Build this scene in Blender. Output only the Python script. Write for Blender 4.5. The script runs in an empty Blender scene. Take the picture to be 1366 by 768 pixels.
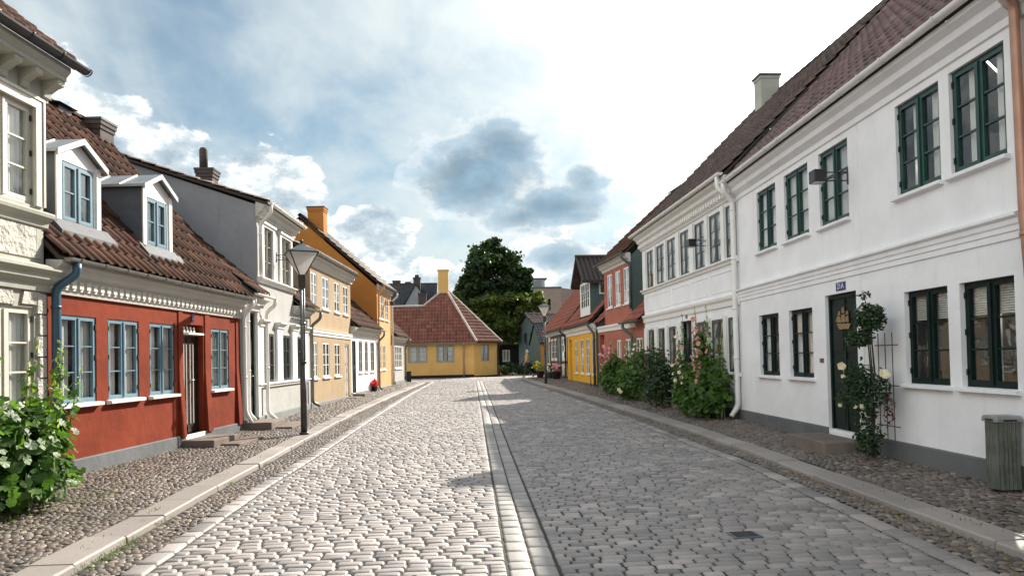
import bpy, bmesh, math, random
import numpy as np
from mathutils import Vector, Matrix

R = math.radians
SC = bpy.context.scene
COL = SC.collection
random.seed(7)
RNG = np.random.default_rng(11)

# ------------------------------------------------------------------ camera
F_PX, W_PX = 930.0, 1366.0
YAW, PITCH, ROLL = R(3.8), R(1.2238), R(1.2356)
cam = bpy.data.objects.new('camera', bpy.data.cameras.new('camera'))
COL.objects.link(cam)
fw = Vector((math.sin(YAW)*math.cos(PITCH), math.cos(YAW)*math.cos(PITCH), math.sin(PITCH)))
r0 = Vector((math.cos(YAW), -math.sin(YAW), 0)); u0 = r0.cross(fw)
rt = r0*math.cos(ROLL) - u0*math.sin(ROLL); up = u0*math.cos(ROLL) + r0*math.sin(ROLL)
M = Matrix((rt, up, -fw)).transposed().to_4x4()
M.translation = (0, 0, 1.6)
cam.matrix_world = M
cam.data.sensor_width = 36; cam.data.lens = F_PX/W_PX*36
cam.data.shift_y = (457.95-384)/W_PX
cam.data.clip_start = .05; cam.data.clip_end = 3000
SC.camera = cam

# ------------------------------------------------------------------ light
SUN_AZ, SUN_EL = R(38), R(33.5)          # azimuth clockwise from +Y (down the street)
sd = Vector((math.sin(SUN_AZ)*math.cos(SUN_EL), math.cos(SUN_AZ)*math.cos(SUN_EL), math.sin(SUN_EL)))
sun = bpy.data.objects.new('sun', bpy.data.lights.new('sun', 'SUN'))
COL.objects.link(sun)
sun.data.energy = 5.0; sun.data.angle = R(.6); sun.data.color = (1.0, .93, .82)
sun.rotation_euler = sd.to_track_quat('Z', 'Y').to_euler()
SC.view_settings.view_transform = 'Standard'; SC.view_settings.look = 'None'
SC.view_settings.gamma = 1.0; SC.view_settings.use_curve_mapping = False
SC.view_settings.exposure = 1.02
try:
    SC.cycles.use_denoising = True
    SC.cycles.max_bounces = 8; SC.cycles.transparent_max_bounces = 16
    SC.cycles.sample_clamp_indirect = 8
    SC.cycles.sample_clamp_direct = 12
    SC.cycles.caustics_reflective = False
except Exception: pass

world = bpy.data.worlds.new('World'); SC.world = world; world.use_nodes = True
WN, WL = world.node_tree.nodes, world.node_tree.links
WN.clear()
class NG:
    """tiny node-expression helper"""
    def __init__(s, nodes, links): s.n, s.l = nodes, links
    def put(s, sock, v):
        if hasattr(v, 'links'): s.l.new(v, sock)
        elif v is not None:
            if isinstance(v, (tuple, list)) and len(v) == 3 and sock.type == 'RGBA': v = (*v, 1)
            sock.default_value = v
    def m(s, op, a, b=None, c=None, clamp=False):
        n = s.n.new('ShaderNodeMath'); n.operation = op; n.use_clamp = clamp
        s.put(n.inputs[0], a)
        if b is not None: s.put(n.inputs[1], b)
        if c is not None: s.put(n.inputs[2], c)
        return n.outputs[0]
    def vm(s, op, a, b=None, out=0):
        n = s.n.new('ShaderNodeVectorMath'); n.operation = op
        s.put(n.inputs[0], a)
        if b is not None: s.put(n.inputs[1], b)
        return n.outputs[out]
    def mix(s, f, a, b, blend='MIX'):
        n = s.n.new('ShaderNodeMix'); n.data_type = 'RGBA'; n.blend_type = blend; n.clamp_factor = True
        s.put(n.inputs['Factor'], f)
        ia = [i for i in n.inputs if i.name == 'A' and i.type == 'RGBA'][0]
        ib = [i for i in n.inputs if i.name == 'B' and i.type == 'RGBA'][0]
        s.put(ia, a); s.put(ib, b)
        return [o for o in n.outputs if o.type == 'RGBA'][0]
    def noise(s, vec, scale, detail=4, rough=.5, dist=0., out='Fac'):
        n = s.n.new('ShaderNodeTexNoise'); s.put(n.inputs['Vector'], vec)
        n.inputs['Scale'].default_value = scale; n.inputs['Detail'].default_value = detail
        n.inputs['Roughness'].default_value = rough; n.inputs['Distortion'].default_value = dist
        return n.outputs[out]
    def ss(s, x, lo, hi):
        n = s.n.new('ShaderNodeMapRange'); n.interpolation_type = 'SMOOTHSTEP'
        s.put(n.inputs[0], x); n.inputs[1].default_value = lo; n.inputs[2].default_value = hi
        return n.outputs[0]
    def ramp(s, fac, stops, interp='LINEAR'):
        n = s.n.new('ShaderNodeValToRGB'); s.put(n.inputs[0], fac); cr = n.color_ramp; cr.interpolation = interp
        while len(cr.elements) > 1: cr.elements.remove(cr.elements[-1])
        cr.elements[0].position = stops[0][0]; cr.elements[0].color = (*stops[0][1], 1)
        for p, c in stops[1:]:
            e = cr.elements.new(p); e.color = (*c, 1)
        return n.outputs[0]
    def xyz(s, x, y, z):
        n = s.n.new('ShaderNodeCombineXYZ'); s.put(n.inputs[0], x); s.put(n.inputs[1], y); s.put(n.inputs[2], z)
        return n.outputs[0]
    def sep(s, v):
        n = s.n.new('ShaderNodeSeparateXYZ'); s.put(n.inputs[0], v); return n.outputs

def build_sky():
    g = NG(WN, WL)
    tc = WN.new('ShaderNodeTexCoord').outputs['Generated']
    sky = WN.new('ShaderNodeTexSky'); sky.sky_type = 'NISHITA'; sky.sun_disc = False
    sky.sun_elevation = SUN_EL; sky.sun_rotation = SUN_AZ
    sky.air_density = 1.0; sky.dust_density = 1.2; sky.ozone_density = 1.6
    x, y, z = g.sep(tc)
    az = g.m('MULTIPLY', g.m('ARCTAN2', x, y), 57.2958)          # degrees right of the street
    el = g.m('MULTIPLY', g.m('ARCSINE', z), 57.2958)
    ae = g.xyz(az, g.m('MULTIPLY', el, 1.6), 0.)
    sunn = g.vm('DOT_PRODUCT', tc, tuple(sd), out='Value')       # forward scattering round the sun
    glow = g.m('POWER', g.m('MAXIMUM', sunn, 0.), 14.)
    glow2 = g.m('POWER', g.m('MAXIMUM', sunn, 0.), 30.)
    # high thin streaky cloud
    hi = g.vm('DIVIDE', tc, g.xyz(g.m('ADD', z, .16), g.m('ADD', z, .16), g.m('ADD', z, .16)))
    hi = g.vm('MULTIPLY', hi, (1.0, .55, 0.))
    n1 = g.noise(hi, .9, 6, .55, .6); n2 = g.noise(hi, 3.6, 5, .6, .3)
    streak = g.ss(g.m('ADD', g.m('MULTIPLY', n1, .8), g.m('MULTIPLY', n2, .25)), .40, .60)
    out_fill = g.ss(g.m('MULTIPLY', y, -1.), -.62, -.15)      # added sky brightness out of view, overhead and behind, lifting the shade
    streak = g.m('ADD', g.m('MULTIPLY_ADD', streak, .70, .20), g.m('MULTIPLY', glow, 1.6), clamp=True)
    veil = g.m('ADD', g.m('MULTIPLY', out_fill, 1.2), g.m('ADD', g.m('MULTIPLY', glow, 11.), g.m('MULTIPLY', glow2, 22.)))
    vcol = g.xyz(5.9, 6.5, 6.55)
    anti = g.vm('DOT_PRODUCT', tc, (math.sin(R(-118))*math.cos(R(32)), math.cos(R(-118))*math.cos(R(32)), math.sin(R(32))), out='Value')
    sky_fill = g.m('POWER', g.m('MAXIMUM', anti, 0.), 3.)       # added glow in the unseen sky at left, brightening the shaded right wall
    veil = g.m('ADD', veil, g.m('MULTIPLY', sky_fill, 9.6))
    streak = g.m('ADD', streak, g.m('MULTIPLY', sky_fill, 1.5), clamp=True)
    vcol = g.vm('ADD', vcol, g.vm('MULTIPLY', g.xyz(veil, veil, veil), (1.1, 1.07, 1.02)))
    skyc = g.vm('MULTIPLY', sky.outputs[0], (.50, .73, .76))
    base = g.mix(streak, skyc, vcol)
    # low heaped cloud, mostly on the left horizon
    wob = g.noise(ae, .22, 6, .62, .0); wob2 = g.noise(ae, .075, 3, .5)
    def ell(ca, ce, ra, re, w=1.):
        da = g.m('DIVIDE', g.m('SUBTRACT', az, ca), ra); de = g.m('DIVIDE', g.m('SUBTRACT', el, ce), re)
        q = g.m('SQRT', g.m('ADD', g.m('MULTIPLY', da, da), g.m('MULTIPLY', de, de)))
        return g.m('MULTIPLY', g.m('SUBTRACT', 1., q), w)
    def union(*f):
        r = f[0]
        for k in f[1:]: r = g.m('MAXIMUM', r, k)
        return r
    cum = union(ell(-31.5, 14.5, 6.5, 7.5), ell(-26.5, 15.5, 4.5, 4.), ell(-22, 13.5, 4., 4.5), ell(-15.5, 12.5, 5.5, 4.6), ell(-7.5, 10.2, 4.2, 2.6),
                ell(-13, 6, 9., 6.5), ell(-28, 6, 14, 9), ell(-4, 5.5, 6., 3.4), ell(3, 3.2, 14, 5.4), ell(24, 4, 26, 9.), ell(-48, 12, 14, 9), ell(60, 12, 24, 9), ell(180, 14, 40, 10), ell(-110, 12, 34, 9), ell(110, 14, 24, 8))
    cd = g.m('ADD', cum, g.m('ADD', g.m('MULTIPLY', g.m('SUBTRACT', wob, .5), 1.25), g.m('MULTIPLY', g.m('SUBTRACT', wob2, .5), .5)))
    cop = g.ss(cd, .02, .13)
    shade_n = g.noise(g.vm('ADD', ae, (0., -2.2, 0.)), .22, 6, .62)
    relief = g.m('ADD', g.m('MULTIPLY', g.m('SUBTRACT', wob, shade_n), 3.4), .5)
    ccol = g.ramp(g.m('SUBTRACT', g.m('ADD', relief, .25), g.m('MULTIPLY', cd, .62)), [(0., (.36, .46, .54)), (.45, (.60, .68, .73)), (.8, (1.05, 1.07, 1.06))])
    ccol = g.vm('MULTIPLY', ccol, (8.6, 8.6, 8.6))
    ccol = g.vm('ADD', ccol, g.vm('MULTIPLY', g.xyz(glow, glow, glow), (9., 9., 8.6)))
    base = g.mix(g.m('MULTIPLY', cop, .86), base, ccol)
    # the dark back-lit cloud over the end of the street
    dk = union(ell(1.2, 14.7, 6.6, 3.7, 1.4), ell(3.2, 16.8, 4.2, 3.2, 1.2), ell(7.4, 12.2, 6.2, 2.2, 1.1), ell(10.2, 14.0, 2.6, 2.2, .6), ell(4.8, 11.6, 4.2, 1.7), ell(7.6, 8.0, 3.4, 1.8, .9))
    w3 = g.noise(ae, .34, 7, .6, .35)
    dd = g.m('ADD', dk, g.m('MULTIPLY', g.m('SUBTRACT', w3, .52), 1.7))
    dop = g.ss(dd, -.06, .42)
    dcol = g.ramp(dd, [(0., (1.6, 1.6, 1.58)), (.14, (.92, .97, 1.0)), (.34, (.56, .70, .80)), (.75, (.33, .48, .60)), (1., (.27, .42, .54))])
    dsh = g.noise(g.vm('ADD', ae, (1.4, -1.6, 0.)), .34, 7, .6, .35)
    dl = g.m('ADD', 7.0, g.m('MULTIPLY', g.m('SUBTRACT', w3, dsh), 6.))
    dcol = g.vm('MULTIPLY', dcol, g.xyz(dl, dl, dl))
    base = g.mix(g.m('MULTIPLY', dop, .93), base, dcol)
    # sky dimmed towards the zenith, above the view, to deepen ground shade
    base = g.mix(g.ss(z, .50, .82), base, g.vm('MULTIPLY', base, (.42, .46, .52)))
    # below the horizon: plain dull ground tone
    base = g.mix(g.ss(z, -.02, .0), (1.2, 1.2, 1.1), base)
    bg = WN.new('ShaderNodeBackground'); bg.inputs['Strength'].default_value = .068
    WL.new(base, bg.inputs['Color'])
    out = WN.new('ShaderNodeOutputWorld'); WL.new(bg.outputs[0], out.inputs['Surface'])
build_sky()

# ------------------------------------------------------------------ helpers
def g(y):                                       # street rises gently away from the camera
    return .011*min(max(0., y-12.), 33.)

def tag(o, label=None, cat=None, group=None, kind=None):
    if label: o['label'] = label
    if cat: o['category'] = cat
    if group: o['group'] = group
    if kind: o['kind'] = kind
    return o

def empty(name, loc, rz=0., label=None, cat=None, group=None):
    o = bpy.data.objects.new(name, None); COL.objects.link(o)
    o.location = loc; o.rotation_euler = (0, 0, rz); o.empty_display_size = .3
    return tag(o, label, cat, group)

def mesh_obj(name, verts, faces, mat=None, parent=None, smooth=False, rnd=None):
    me = bpy.data.meshes.new(name)
    me.from_pydata(verts, [], faces)
    if smooth: me.polygons.foreach_set('use_smooth', [True]*len(me.polygons))
    if rnd is not None:
        a = me.attributes.new('rnd', 'FLOAT', 'FACE'); a.data.foreach_set('value', np.asarray(rnd, dtype=np.float32))
    if mat: me.materials.append(mat)
    me.update()
    o = bpy.data.objects.new(name, me); COL.objects.link(o)
    if parent: o.parent = parent
    return o

def bevel(o, w=.01, seg=2):
    m = o.modifiers.new('bevel', 'BEVEL'); m.width = w; m.segments = seg; m.limit_method = 'ANGLE'; m.angle_limit = R(35)
    return o

class MB:
    """collects shapes; flip=-1 mirrors local y (houses on the right), dz drops z"""
    def __init__(s, flip=1, dz=0.): s.v, s.f, s.flip, s.dz = [], [], flip, dz
    def add(s, vs, fs):
        b = len(s.v)
        s.v += [(x, y*s.flip, z-s.dz) for x, y, z in vs]
        s.f += [tuple(b+i for i in (f if s.flip > 0 else reversed(f))) for f in fs]
        return s
    def box(s, x0, x1, y0, y1, z0, z1):
        if x0 > x1: x0, x1 = x1, x0
        if y0 > y1: y0, y1 = y1, y0
        if z0 > z1: z0, z1 = z1, z0
        return s.add([(x0,y0,z0),(x1,y0,z0),(x1,y1,z0),(x0,y1,z0),(x0,y0,z1),(x1,y0,z1),(x1,y1,z1),(x0,y1,z1)],
                     [(0,3,2,1),(4,5,6,7),(0,1,5,4),(1,2,6,5),(2,3,7,6),(3,0,4,7)])
    def quad(s, a, b, c, d): return s.add([a,b,c,d], [(0,1,2,3)])
    def poly(s, pts): return s.add(pts, [tuple(range(len(pts)))])
    def prism(s, poly, x0, x1):
        """poly of (y,z) extruded along x"""
        n = len(poly); A = sum(poly[i][0]*poly[(i+1)%n][1]-poly[(i+1)%n][0]*poly[i][1] for i in range(n))
        if A < 0: poly = poly[::-1]
        vs = [(x0,y,z) for y,z in poly] + [(x1,y,z) for y,z in poly]
        fs = [tuple(range(n-1,-1,-1)), tuple(range(n,2*n))] + [(i,(i+1)%n,n+(i+1)%n,n+i) for i in range(n)]
        return s.add(vs, fs)
    def prism_y(s, poly, y0, y1):
        """poly of (x,z) extruded along y"""
        n = len(poly); A = sum(poly[i][0]*poly[(i+1)%n][1]-poly[(i+1)%n][0]*poly[i][1] for i in range(n))
        if A > 0: poly = poly[::-1]
        vs = [(x,y0,z) for x,z in poly] + [(x,y1,z) for x,z in poly]
        fs = [tuple(range(n-1,-1,-1)), tuple(range(n,2*n))] + [(i,(i+1)%n,n+(i+1)%n,n+i) for i in range(n)]
        return s.add(vs, fs)
    def tube(s, pts, r, n=10, caps=True):
        pts = [Vector(p) for p in pts]; rr = r if isinstance(r, (list, tuple)) else [r]*len(pts)
        vs = []; prev = None
        for i, p in enumerate(pts):
            t = (pts[min(i+1,len(pts)-1)]-pts[max(i-1,0)]).normalized()
            a = Vector((0,0,1)) if abs(t.z) < .9 else Vector((1,0,0))
            if prev is not None: a = prev
            u = (a - t*a.dot(t)).normalized(); w = t.cross(u); prev = u
            vs += [tuple(p+(u*math.cos(2*math.pi*k/n)+w*math.sin(2*math.pi*k/n))*rr[i]) for k in range(n)]
        fs = [(i*n+k, i*n+(k+1)%n, (i+1)*n+(k+1)%n, (i+1)*n+k) for i in range(len(pts)-1) for k in range(n)]
        if caps: fs += [tuple(range(n-1,-1,-1)), tuple(range((len(pts)-1)*n, len(pts)*n))]
        return s.add(vs, fs)
    def lathe(s, prof, cx=0, cy=0, n=20, cap=True):
        vs = [(cx+r*math.cos(2*math.pi*k/n), cy+r*math.sin(2*math.pi*k/n), z) for r, z in prof for k in range(n)]
        fs = [(i*n+k, i*n+(k+1)%n, (i+1)*n+(k+1)%n, (i+1)*n+k) for i in range(len(prof)-1) for k in range(n)]
        if cap: fs += [tuple(range(n-1,-1,-1)), tuple(range((len(prof)-1)*n, len(prof)*n))]
        return s.add(vs, fs)
    def build(s, name, mat, parent=None, smooth=False): return mesh_obj(name, s.v, s.f, mat, parent, smooth)

def instances(name, tv, tf, Ms, Ts, rnd, mat, parent=None, smooth=False):
    """template verts (k,3), faces, N 3x3 matrices, N offsets, N randoms -> one mesh"""
    tv = np.asarray(tv, float); Ms = np.asarray(Ms, float); Ts = np.asarray(Ts, float)
    N, k = len(Ms), len(tv)
    V = (np.einsum('nij,kj->nki', Ms, tv) + Ts[:, None, :]).reshape(-1, 3)
    me = bpy.data.meshes.new(name)
    lens = np.array([len(f) for f in tf]); flat = np.concatenate([np.array(f) for f in tf])
    loops = (flat[None, :] + (np.arange(N)*k)[:, None]).reshape(-1)
    tot = np.tile(lens, N); start = np.concatenate([[0], np.cumsum(tot)[:-1]])
    me.vertices.add(len(V)); me.vertices.foreach_set('co', V.astype(np.float32).reshape(-1))
    me.loops.add(len(loops)); me.loops.foreach_set('vertex_index', loops.astype(np.int32))
    me.polygons.add(len(tot)); me.polygons.foreach_set('loop_start', start.astype(np.int32))
    me.polygons.foreach_set('loop_total', tot.astype(np.int32))
    me.polygons.foreach_set('use_smooth', np.full(len(tot), bool(smooth)))
    a = me.attributes.new('rnd', 'FLOAT', 'FACE'); a.data.foreach_set('value', np.repeat(np.asarray(rnd, np.float32), len(tf)))
    me.materials.append(mat); me.update(calc_edges=True); me.validate()
    o = bpy.data.objects.new(name, me); COL.objects.link(o)
    if parent: o.parent = parent
    return o

# ------------------------------------------------------------------ materials
def new_mat(name):
    m = bpy.data.materials.new(name); m.use_nodes = True
    n = m.node_tree.nodes; n.clear()
    out = n.new('ShaderNodeOutputMaterial'); b = n.new('ShaderNodeBsdfPrincipled')
    m.node_tree.links.new(b.outputs[0], out.inputs[0])
    return m, NG(n, m.node_tree.links), b, out

def bump(G, b, h, dist, strength=1.):
    bn = G.n.new('ShaderNodeBump'); bn.inputs['Distance'].default_value = dist; bn.inputs['Strength'].default_value = strength
    G.l.new(h, bn.inputs['Height']); G.l.new(bn.outputs[0], b.inputs['Normal'])

def mul(c, k): return tuple(min(1., x*k) for x in c)

def stucco(name, c, var=.14, rough=.88, bd=.006, fine=60, patch=(.75, 1.4), crack=False):
    m, G, b, _ = new_mat(name)
    P = G.n.new('ShaderNodeTexCoord').outputs['Object']
    n1 = G.noise(P, 1.1, 5, .6); n2 = G.noise(P, fine, 3, .6); n3 = G.noise(G.vm('MULTIPLY', P, (5., 5., .55)), 1.3, 5, .7)
    col = G.mix(G.ss(n1, .3, .7), mul(c, 1-var), mul(c, 1+var*.5))
    col = G.mix(G.m('MULTIPLY', G.ss(n3, .50, .78), .42), col, mul(c, patch[0]))
    # small chips and scuffs with an outline of their own
    chips = G.ss(G.noise(P, 7, 6, .75), .70, .735)
    col = G.mix(G.m('MULTIPLY', chips, .35), col, mul(c, .62))
    G.put(b.inputs['Base Color'], col); b.inputs['Roughness'].default_value = rough; b.inputs['Specular IOR Level'].default_value = .15
    n4 = G.noise(P, 4.5, 4, .6)
    bump(G, b, G.m('ADD', G.m('MULTIPLY', n2, .3), G.m('MULTIPLY', n4, 2.2)), bd, .8)
    return m

def paint(name, c, rough=.45, var=.08, bd=.0012, scale=25, metal=0.):
    m, G, b, _ = new_mat(name)
    P = G.n.new('ShaderNodeTexCoord').outputs['Object']
    n1 = G.noise(P, scale*.15, 5, .6); n2 = G.noise(P, scale, 4, .6)
    col = G.mix(G.ss(n1, .3, .7), mul(c, 1-var), mul(c, 1+var))
    G.put(b.inputs['Base Color'], col)
    G.put(b.inputs['Roughness'], G.m('ADD', rough-.1, G.m('MULTIPLY', n2, .2)))
    b.inputs['Metallic'].default_value = metal
    bump(G, b, n2, bd)
    return m

def attr(G, nm='rnd'):
    a = G.n.new('ShaderNodeAttribute'); a.attribute_name = nm; return a.outputs['Fac']

def tile_mat(name, stops, rough=.62, moss=.25, mosscol=(.05,.05,.035)):
    m, G, b, _ = new_mat(name)
    P = G.n.new('ShaderNodeTexCoord').outputs['Object']
    col = G.ramp(attr(G), stops)
    n = G.noise(P, 9, 6, .65); n2 = G.noise(P, 1.2, 4, .6)
    col = G.mix(G.m('MULTIPLY', G.ss(n, .45, .7), .35), col, mul(stops[0][1], .7))
    col = G.mix(G.m('MULTIPLY', G.ss(G.m('ADD', G.m('MULTIPLY', n, .5), G.m('MULTIPLY', n2, .5)), .52, .62), moss), col, mosscol)
    G.put(b.inputs['Base Color'], col)
    G.put(b.inputs['Roughness'], G.m('ADD', rough-.12, G.m('MULTIPLY', n, .3)))
    b.inputs['Specular IOR Level'].default_value = .25 if rough > .7 else .5
    bump(G, b, G.noise(P, 70, 3, .6), .003, .7)
    return m

def stone_mat(name, stops, rough=.55, spec=.5, stain=(.06,.055,.05)):
    m, G, b, _ = new_mat(name)
    P = G.n.new('ShaderNodeTexCoord').outputs['Object']
    col = G.ramp(attr(G), stops)
    n = G.noise(P, 22, 6, .65); n2 = G.noise(P, 1.1, 4, .6); n5 = G.noise(P, 140, 2, .6)
    col = G.mix(G.m('MULTIPLY', G.ss(n, .5, .8), .35), col, stain)
    col = G.mix(G.m('MULTIPLY', G.ss(n2, .42, .7), .38), col, mul(stops[0][1], .8))
    col = G.mix(G.m('MULTIPLY', G.ss(n5, .55, .7), .25), col, (.5, .47, .44))
    G.put(b.inputs['Base Color'], col)
    G.put(b.inputs['Roughness'], G.m('ADD', rough-.12, G.m('MULTIPLY', n, .3)))
    b.inputs['Specular IOR Level'].default_value = spec
    bump(G, b, G.m('ADD', G.noise(P, 60, 4, .65), G.m('MULTIPLY', G.noise(P, 28, 3), .4)), .004, .8)
    return m

def leaf_mat(name, c0, c1, trans=.35, rough=.5):
    m, G, b, out = new_mat(name)
    r = attr(G)
    col = G.mix(r, c0, c1)
    G.put(b.inputs['Base Color'], col); b.inputs['Roughness'].default_value = rough
    t = G.n.new('ShaderNodeBsdfTranslucent'); G.put(t.inputs['Color'], G.vm('MULTIPLY', col, (1.7, 1.9, .8)))
    mx = G.n.new('ShaderNodeMixShader'); mx.inputs[0].default_value = trans
    G.l.new(b.outputs[0], mx.inputs[1]); G.l.new(t.outputs[0], mx.inputs[2]); G.l.new(mx.outputs[0], out.inputs[0])
    return m

def glass_mat(name='window_glass', tint=(.94,.97,.96), refl=1.4):
    m, G, b, out = new_mat(name); G.n.remove(b)
    P = G.n.new('ShaderNodeTexCoord').outputs['Object']
    tr = G.n.new('ShaderNodeBsdfTransparent'); G.put(tr.inputs[0], tint)
    gl = G.n.new('ShaderNodeBsdfGlossy'); gl.inputs['Roughness'].default_value = .015
    bn = G.n.new('ShaderNodeBump'); bn.inputs['Distance'].default_value = .004; bn.inputs['Strength'].default_value = 1.
    G.l.new(G.noise(P, 3.2, 2, .5), bn.inputs['Height']); G.l.new(bn.outputs[0], gl.inputs['Normal'])
    fr = G.n.new('ShaderNodeFresnel'); bf = G.n.new('ShaderNodeNewGeometry').outputs['Backfacing']     # same reflectance from both sides
    G.put(fr.inputs['IOR'], G.m('ADD', G.m('MULTIPLY', bf, 1/1.52-1.52), 1.52))
    fac = G.m('MULTIPLY', fr.outputs[0], refl, clamp=True)
    mx = G.n.new('ShaderNodeMixShader'); G.l.new(fac, mx.inputs[0]); G.l.new(tr.outputs[0], mx.inputs[1]); G.l.new(gl.outputs[0], mx.inputs[2])
    G.l.new(mx.outputs[0], out.inputs[0])
    return m

def cloth_mat(name, c, trans=.4):
    m, G, b, out = new_mat(name)
    G.put(b.inputs['Base Color'], c); b.inputs['Roughness'].default_value = .9
    t = G.n.new('ShaderNodeBsdfTranslucent'); G.put(t.inputs['Color'], c)
    mx = G.n.new('ShaderNodeMixShader'); mx.inputs[0].default_value = trans
    G.l.new(b.outputs[0], mx.inputs[1]); G.l.new(t.outputs[0], mx.inputs[2]); G.l.new(mx.outputs[0], out.inputs[0])
    return m

def brick_mat(name, c1, c2, mortar, scale=1., rough=.85):
    m, G, b, _ = new_mat(name)
    P = G.n.new('ShaderNodeTexCoord').outputs['Object']
    x, y, z = G.sep(P)
    br = G.n.new('ShaderNodeTexBrick'); G.put(br.inputs['Vector'], G.xyz(G.m('ADD', x, y), z, 0.))
    G.put(br.inputs['Color1'], c1); G.put(br.inputs['Color2'], c2); G.put(br.inputs['Mortar'], mortar)
    br.inputs['Scale'].default_value = scale; br.inputs['Brick Width'].default_value = .24; br.inputs['Row Height'].default_value = .07
    br.inputs['Mortar Size'].default_value = .008
    G.l.new(br.outputs['Color'], b.inputs['Base Color']); b.inputs['Roughness'].default_value = rough
    bump(G, b, G.m('SUBTRACT', 1., br.outputs['Fac']), .006)
    return m

MT = {}
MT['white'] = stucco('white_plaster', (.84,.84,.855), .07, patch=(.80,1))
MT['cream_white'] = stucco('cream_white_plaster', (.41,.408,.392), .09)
MT['trim_white'] = paint('white_trim', (.80,.79,.76), .55, .04)
MT['cornice_white'] = stucco('cornice_white', (.60,.585,.545), .07, bd=.003)
MT['grey_stucco'] = stucco('stone_coloured_plaster', (.42,.415,.365), .12)
MT['rough_panel'] = stucco('rough_cast_panel', (.50,.48,.43), .1, bd=.06, fine=22)
MT['red'] = stucco('red_limewash', (.20,.036,.016), .25, patch=(.72,1))
MT['coral'] = stucco('coral_limewash', (.40,.145,.105), .12)
MT['cream'] = stucco('cream_limewash', (.39,.29,.185), .1)
MT['orange'] = stucco('orange_limewash', (.66,.32,.10), .08)
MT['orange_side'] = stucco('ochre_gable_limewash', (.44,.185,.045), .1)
MT['peach'] = stucco('peach_limewash', (.62,.36,.17), .08)
MT['yellow'] = stucco('yellow_limewash', (.78,.42,.045), .08)
MT['ochre'] = stucco('ochre_limewash', (.70,.43,.15), .1)
MT['plinth'] = stucco('grey_plinth', (.15,.155,.16), .15, bd=.008)
MT['plinth_light'] = stucco('pale_grey_plinth', (.24,.25,.25), .15, bd=.008)
MT['plinth_black'] = stucco('tarred_plinth', (.025,.025,.025), .15)
MT['gable_grey'] = stucco('grey_gable_plaster', (.34,.35,.37), .1)
MT['greengrey'] = stucco('grey_green_boarding', (.10,.15,.145), .12)
MT['pale_wall'] = stucco('pale_pink_plaster', (.62,.52,.47), .08)
MT['blue'] = paint('blue_paint', (.145,.235,.29), .4)
MT['blue_dark'] = paint('dark_blue_pipe_paint', (.045,.10,.15), .35)
MT['dgreen'] = paint('dark_green_paint', (.003,.013,.011), .55, .2); MT['dgreen'].node_tree.nodes['Principled BSDF'].inputs['Specular IOR Level'].default_value = .25
MT['teal'] = paint('teal_green_paint', (.008,.048,.040), .38, .2)
MT['dgrey'] = paint('dark_grey_green_paint', (.045,.055,.052), .4, .15)
MT['wframe'] = paint('white_window_paint', (.78,.77,.74), .4, .05)
MT['gframe'] = paint('grey_window_paint', (.30,.28,.24), .5, .1)
MT['beige_frame'] = paint('beige_window_paint', (.56,.53,.46), .45, .06)
MT['brown_door'] = paint('dark_brown_door_paint', (.035,.020,.016), .3, .2)
MT['pale_panel'] = paint('pale_door_moulding', (.50,.47,.44), .4, .06)
MT['zinc'] = paint('zinc_sheet', (.36,.37,.38), .42, .15, metal=.65)
MT['zinc_side'] = paint('slate_grey_cladding', (.10,.115,.135), .55, .15)
MT['lead'] = paint('lead_flashing', (.085,.09,.10), .7, .15)
MT['gutter_grey'] = paint('grey_gutter', (.20,.20,.185), .4, .15, metal=.5)
MT['pipe_green'] = paint('green_grey_pipe', (.075,.10,.10), .4, .15)
MT['copper'] = paint('aged_copper', (.42,.235,.17), .45, .12, metal=.5)
MT['iron'] = paint('black_iron', (.016,.016,.018), .4, .2)
MT['lamp_iron'] = paint('dark_lamp_paint', (.048,.042,.038), .35, .2)
MT['lamp_tube'] = paint('grey_blue_lamp_tube', (.15,.165,.17), .4, .12, metal=.4)
MT['gold'] = paint('aged_gilding', (.24,.18,.09), .4, .2, metal=.4)
MT['enamel'] = paint('blue_enamel', (.025,.04,.16), .2, .1)
MT['enamel_grey'] = paint('dark_enamel', (.09,.10,.10), .3, .1)
MT['enamel_white'] = paint('white_enamel', (.8,.8,.82), .2, .02)
MT['brass'] = paint('brown_metal_plate', (.14,.09,.06), .35, .1, metal=.6)
MT['granite_step'] = stucco('granite_step', (.20,.165,.145), .22, bd=.006)
MT['slab'] = None
MT['bark'] = stucco('bark', (.07,.055,.04), .3, bd=.04, fine=12)
MT['stem'] = paint('plant_stem', (.09,.13,.04), .6, .2)
MT['trellis'] = paint('rusty_trellis', (.06,.035,.025), .6, .2)
MT['room'] = paint('dark_room', (.03,.028,.026), .9)
MT['wood_bin'] = None
MT['curtain'] = cloth_mat('white_curtain', (.84,.83,.80), .3)
MT['blind'] = cloth_mat('cream_blind', (.78,.76,.72), .2)
MT['curtain_grey'] = cloth_mat('sheer_grey_curtain', (.66,.68,.67), .3)
MT['glass'] = glass_mat()
MT['glass_dark'] = glass_mat('old_window_glass', (.92,.95,.94), 2.1)
MT['tile_brown'] = tile_mat('brown_red_pantile', [(0,(.036,.024,.019)),(.3,(.065,.033,.023)),(.65,(.105,.046,.030)),(1,(.17,.082,.050))], .9, moss=.55, mosscol=(.035,.035,.025))
MT['tile_dark'] = tile_mat('dark_pantile', [(0,(.04,.03,.028)),(.5,(.085,.053,.046)),(1,(.15,.085,.065))], moss=.5)
MT['tile_red'] = tile_mat('red_pantile', [(0,(.16,.045,.028)),(.5,(.25,.065,.035)),(1,(.33,.11,.06))], moss=.3)
MT['tile_mixed'] = tile_mat('plum_red_pantile', [(0,(.06,.038,.036)),(.5,(.125,.062,.054)),(1,(.21,.12,.10))], rough=.33, moss=.25)
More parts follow.
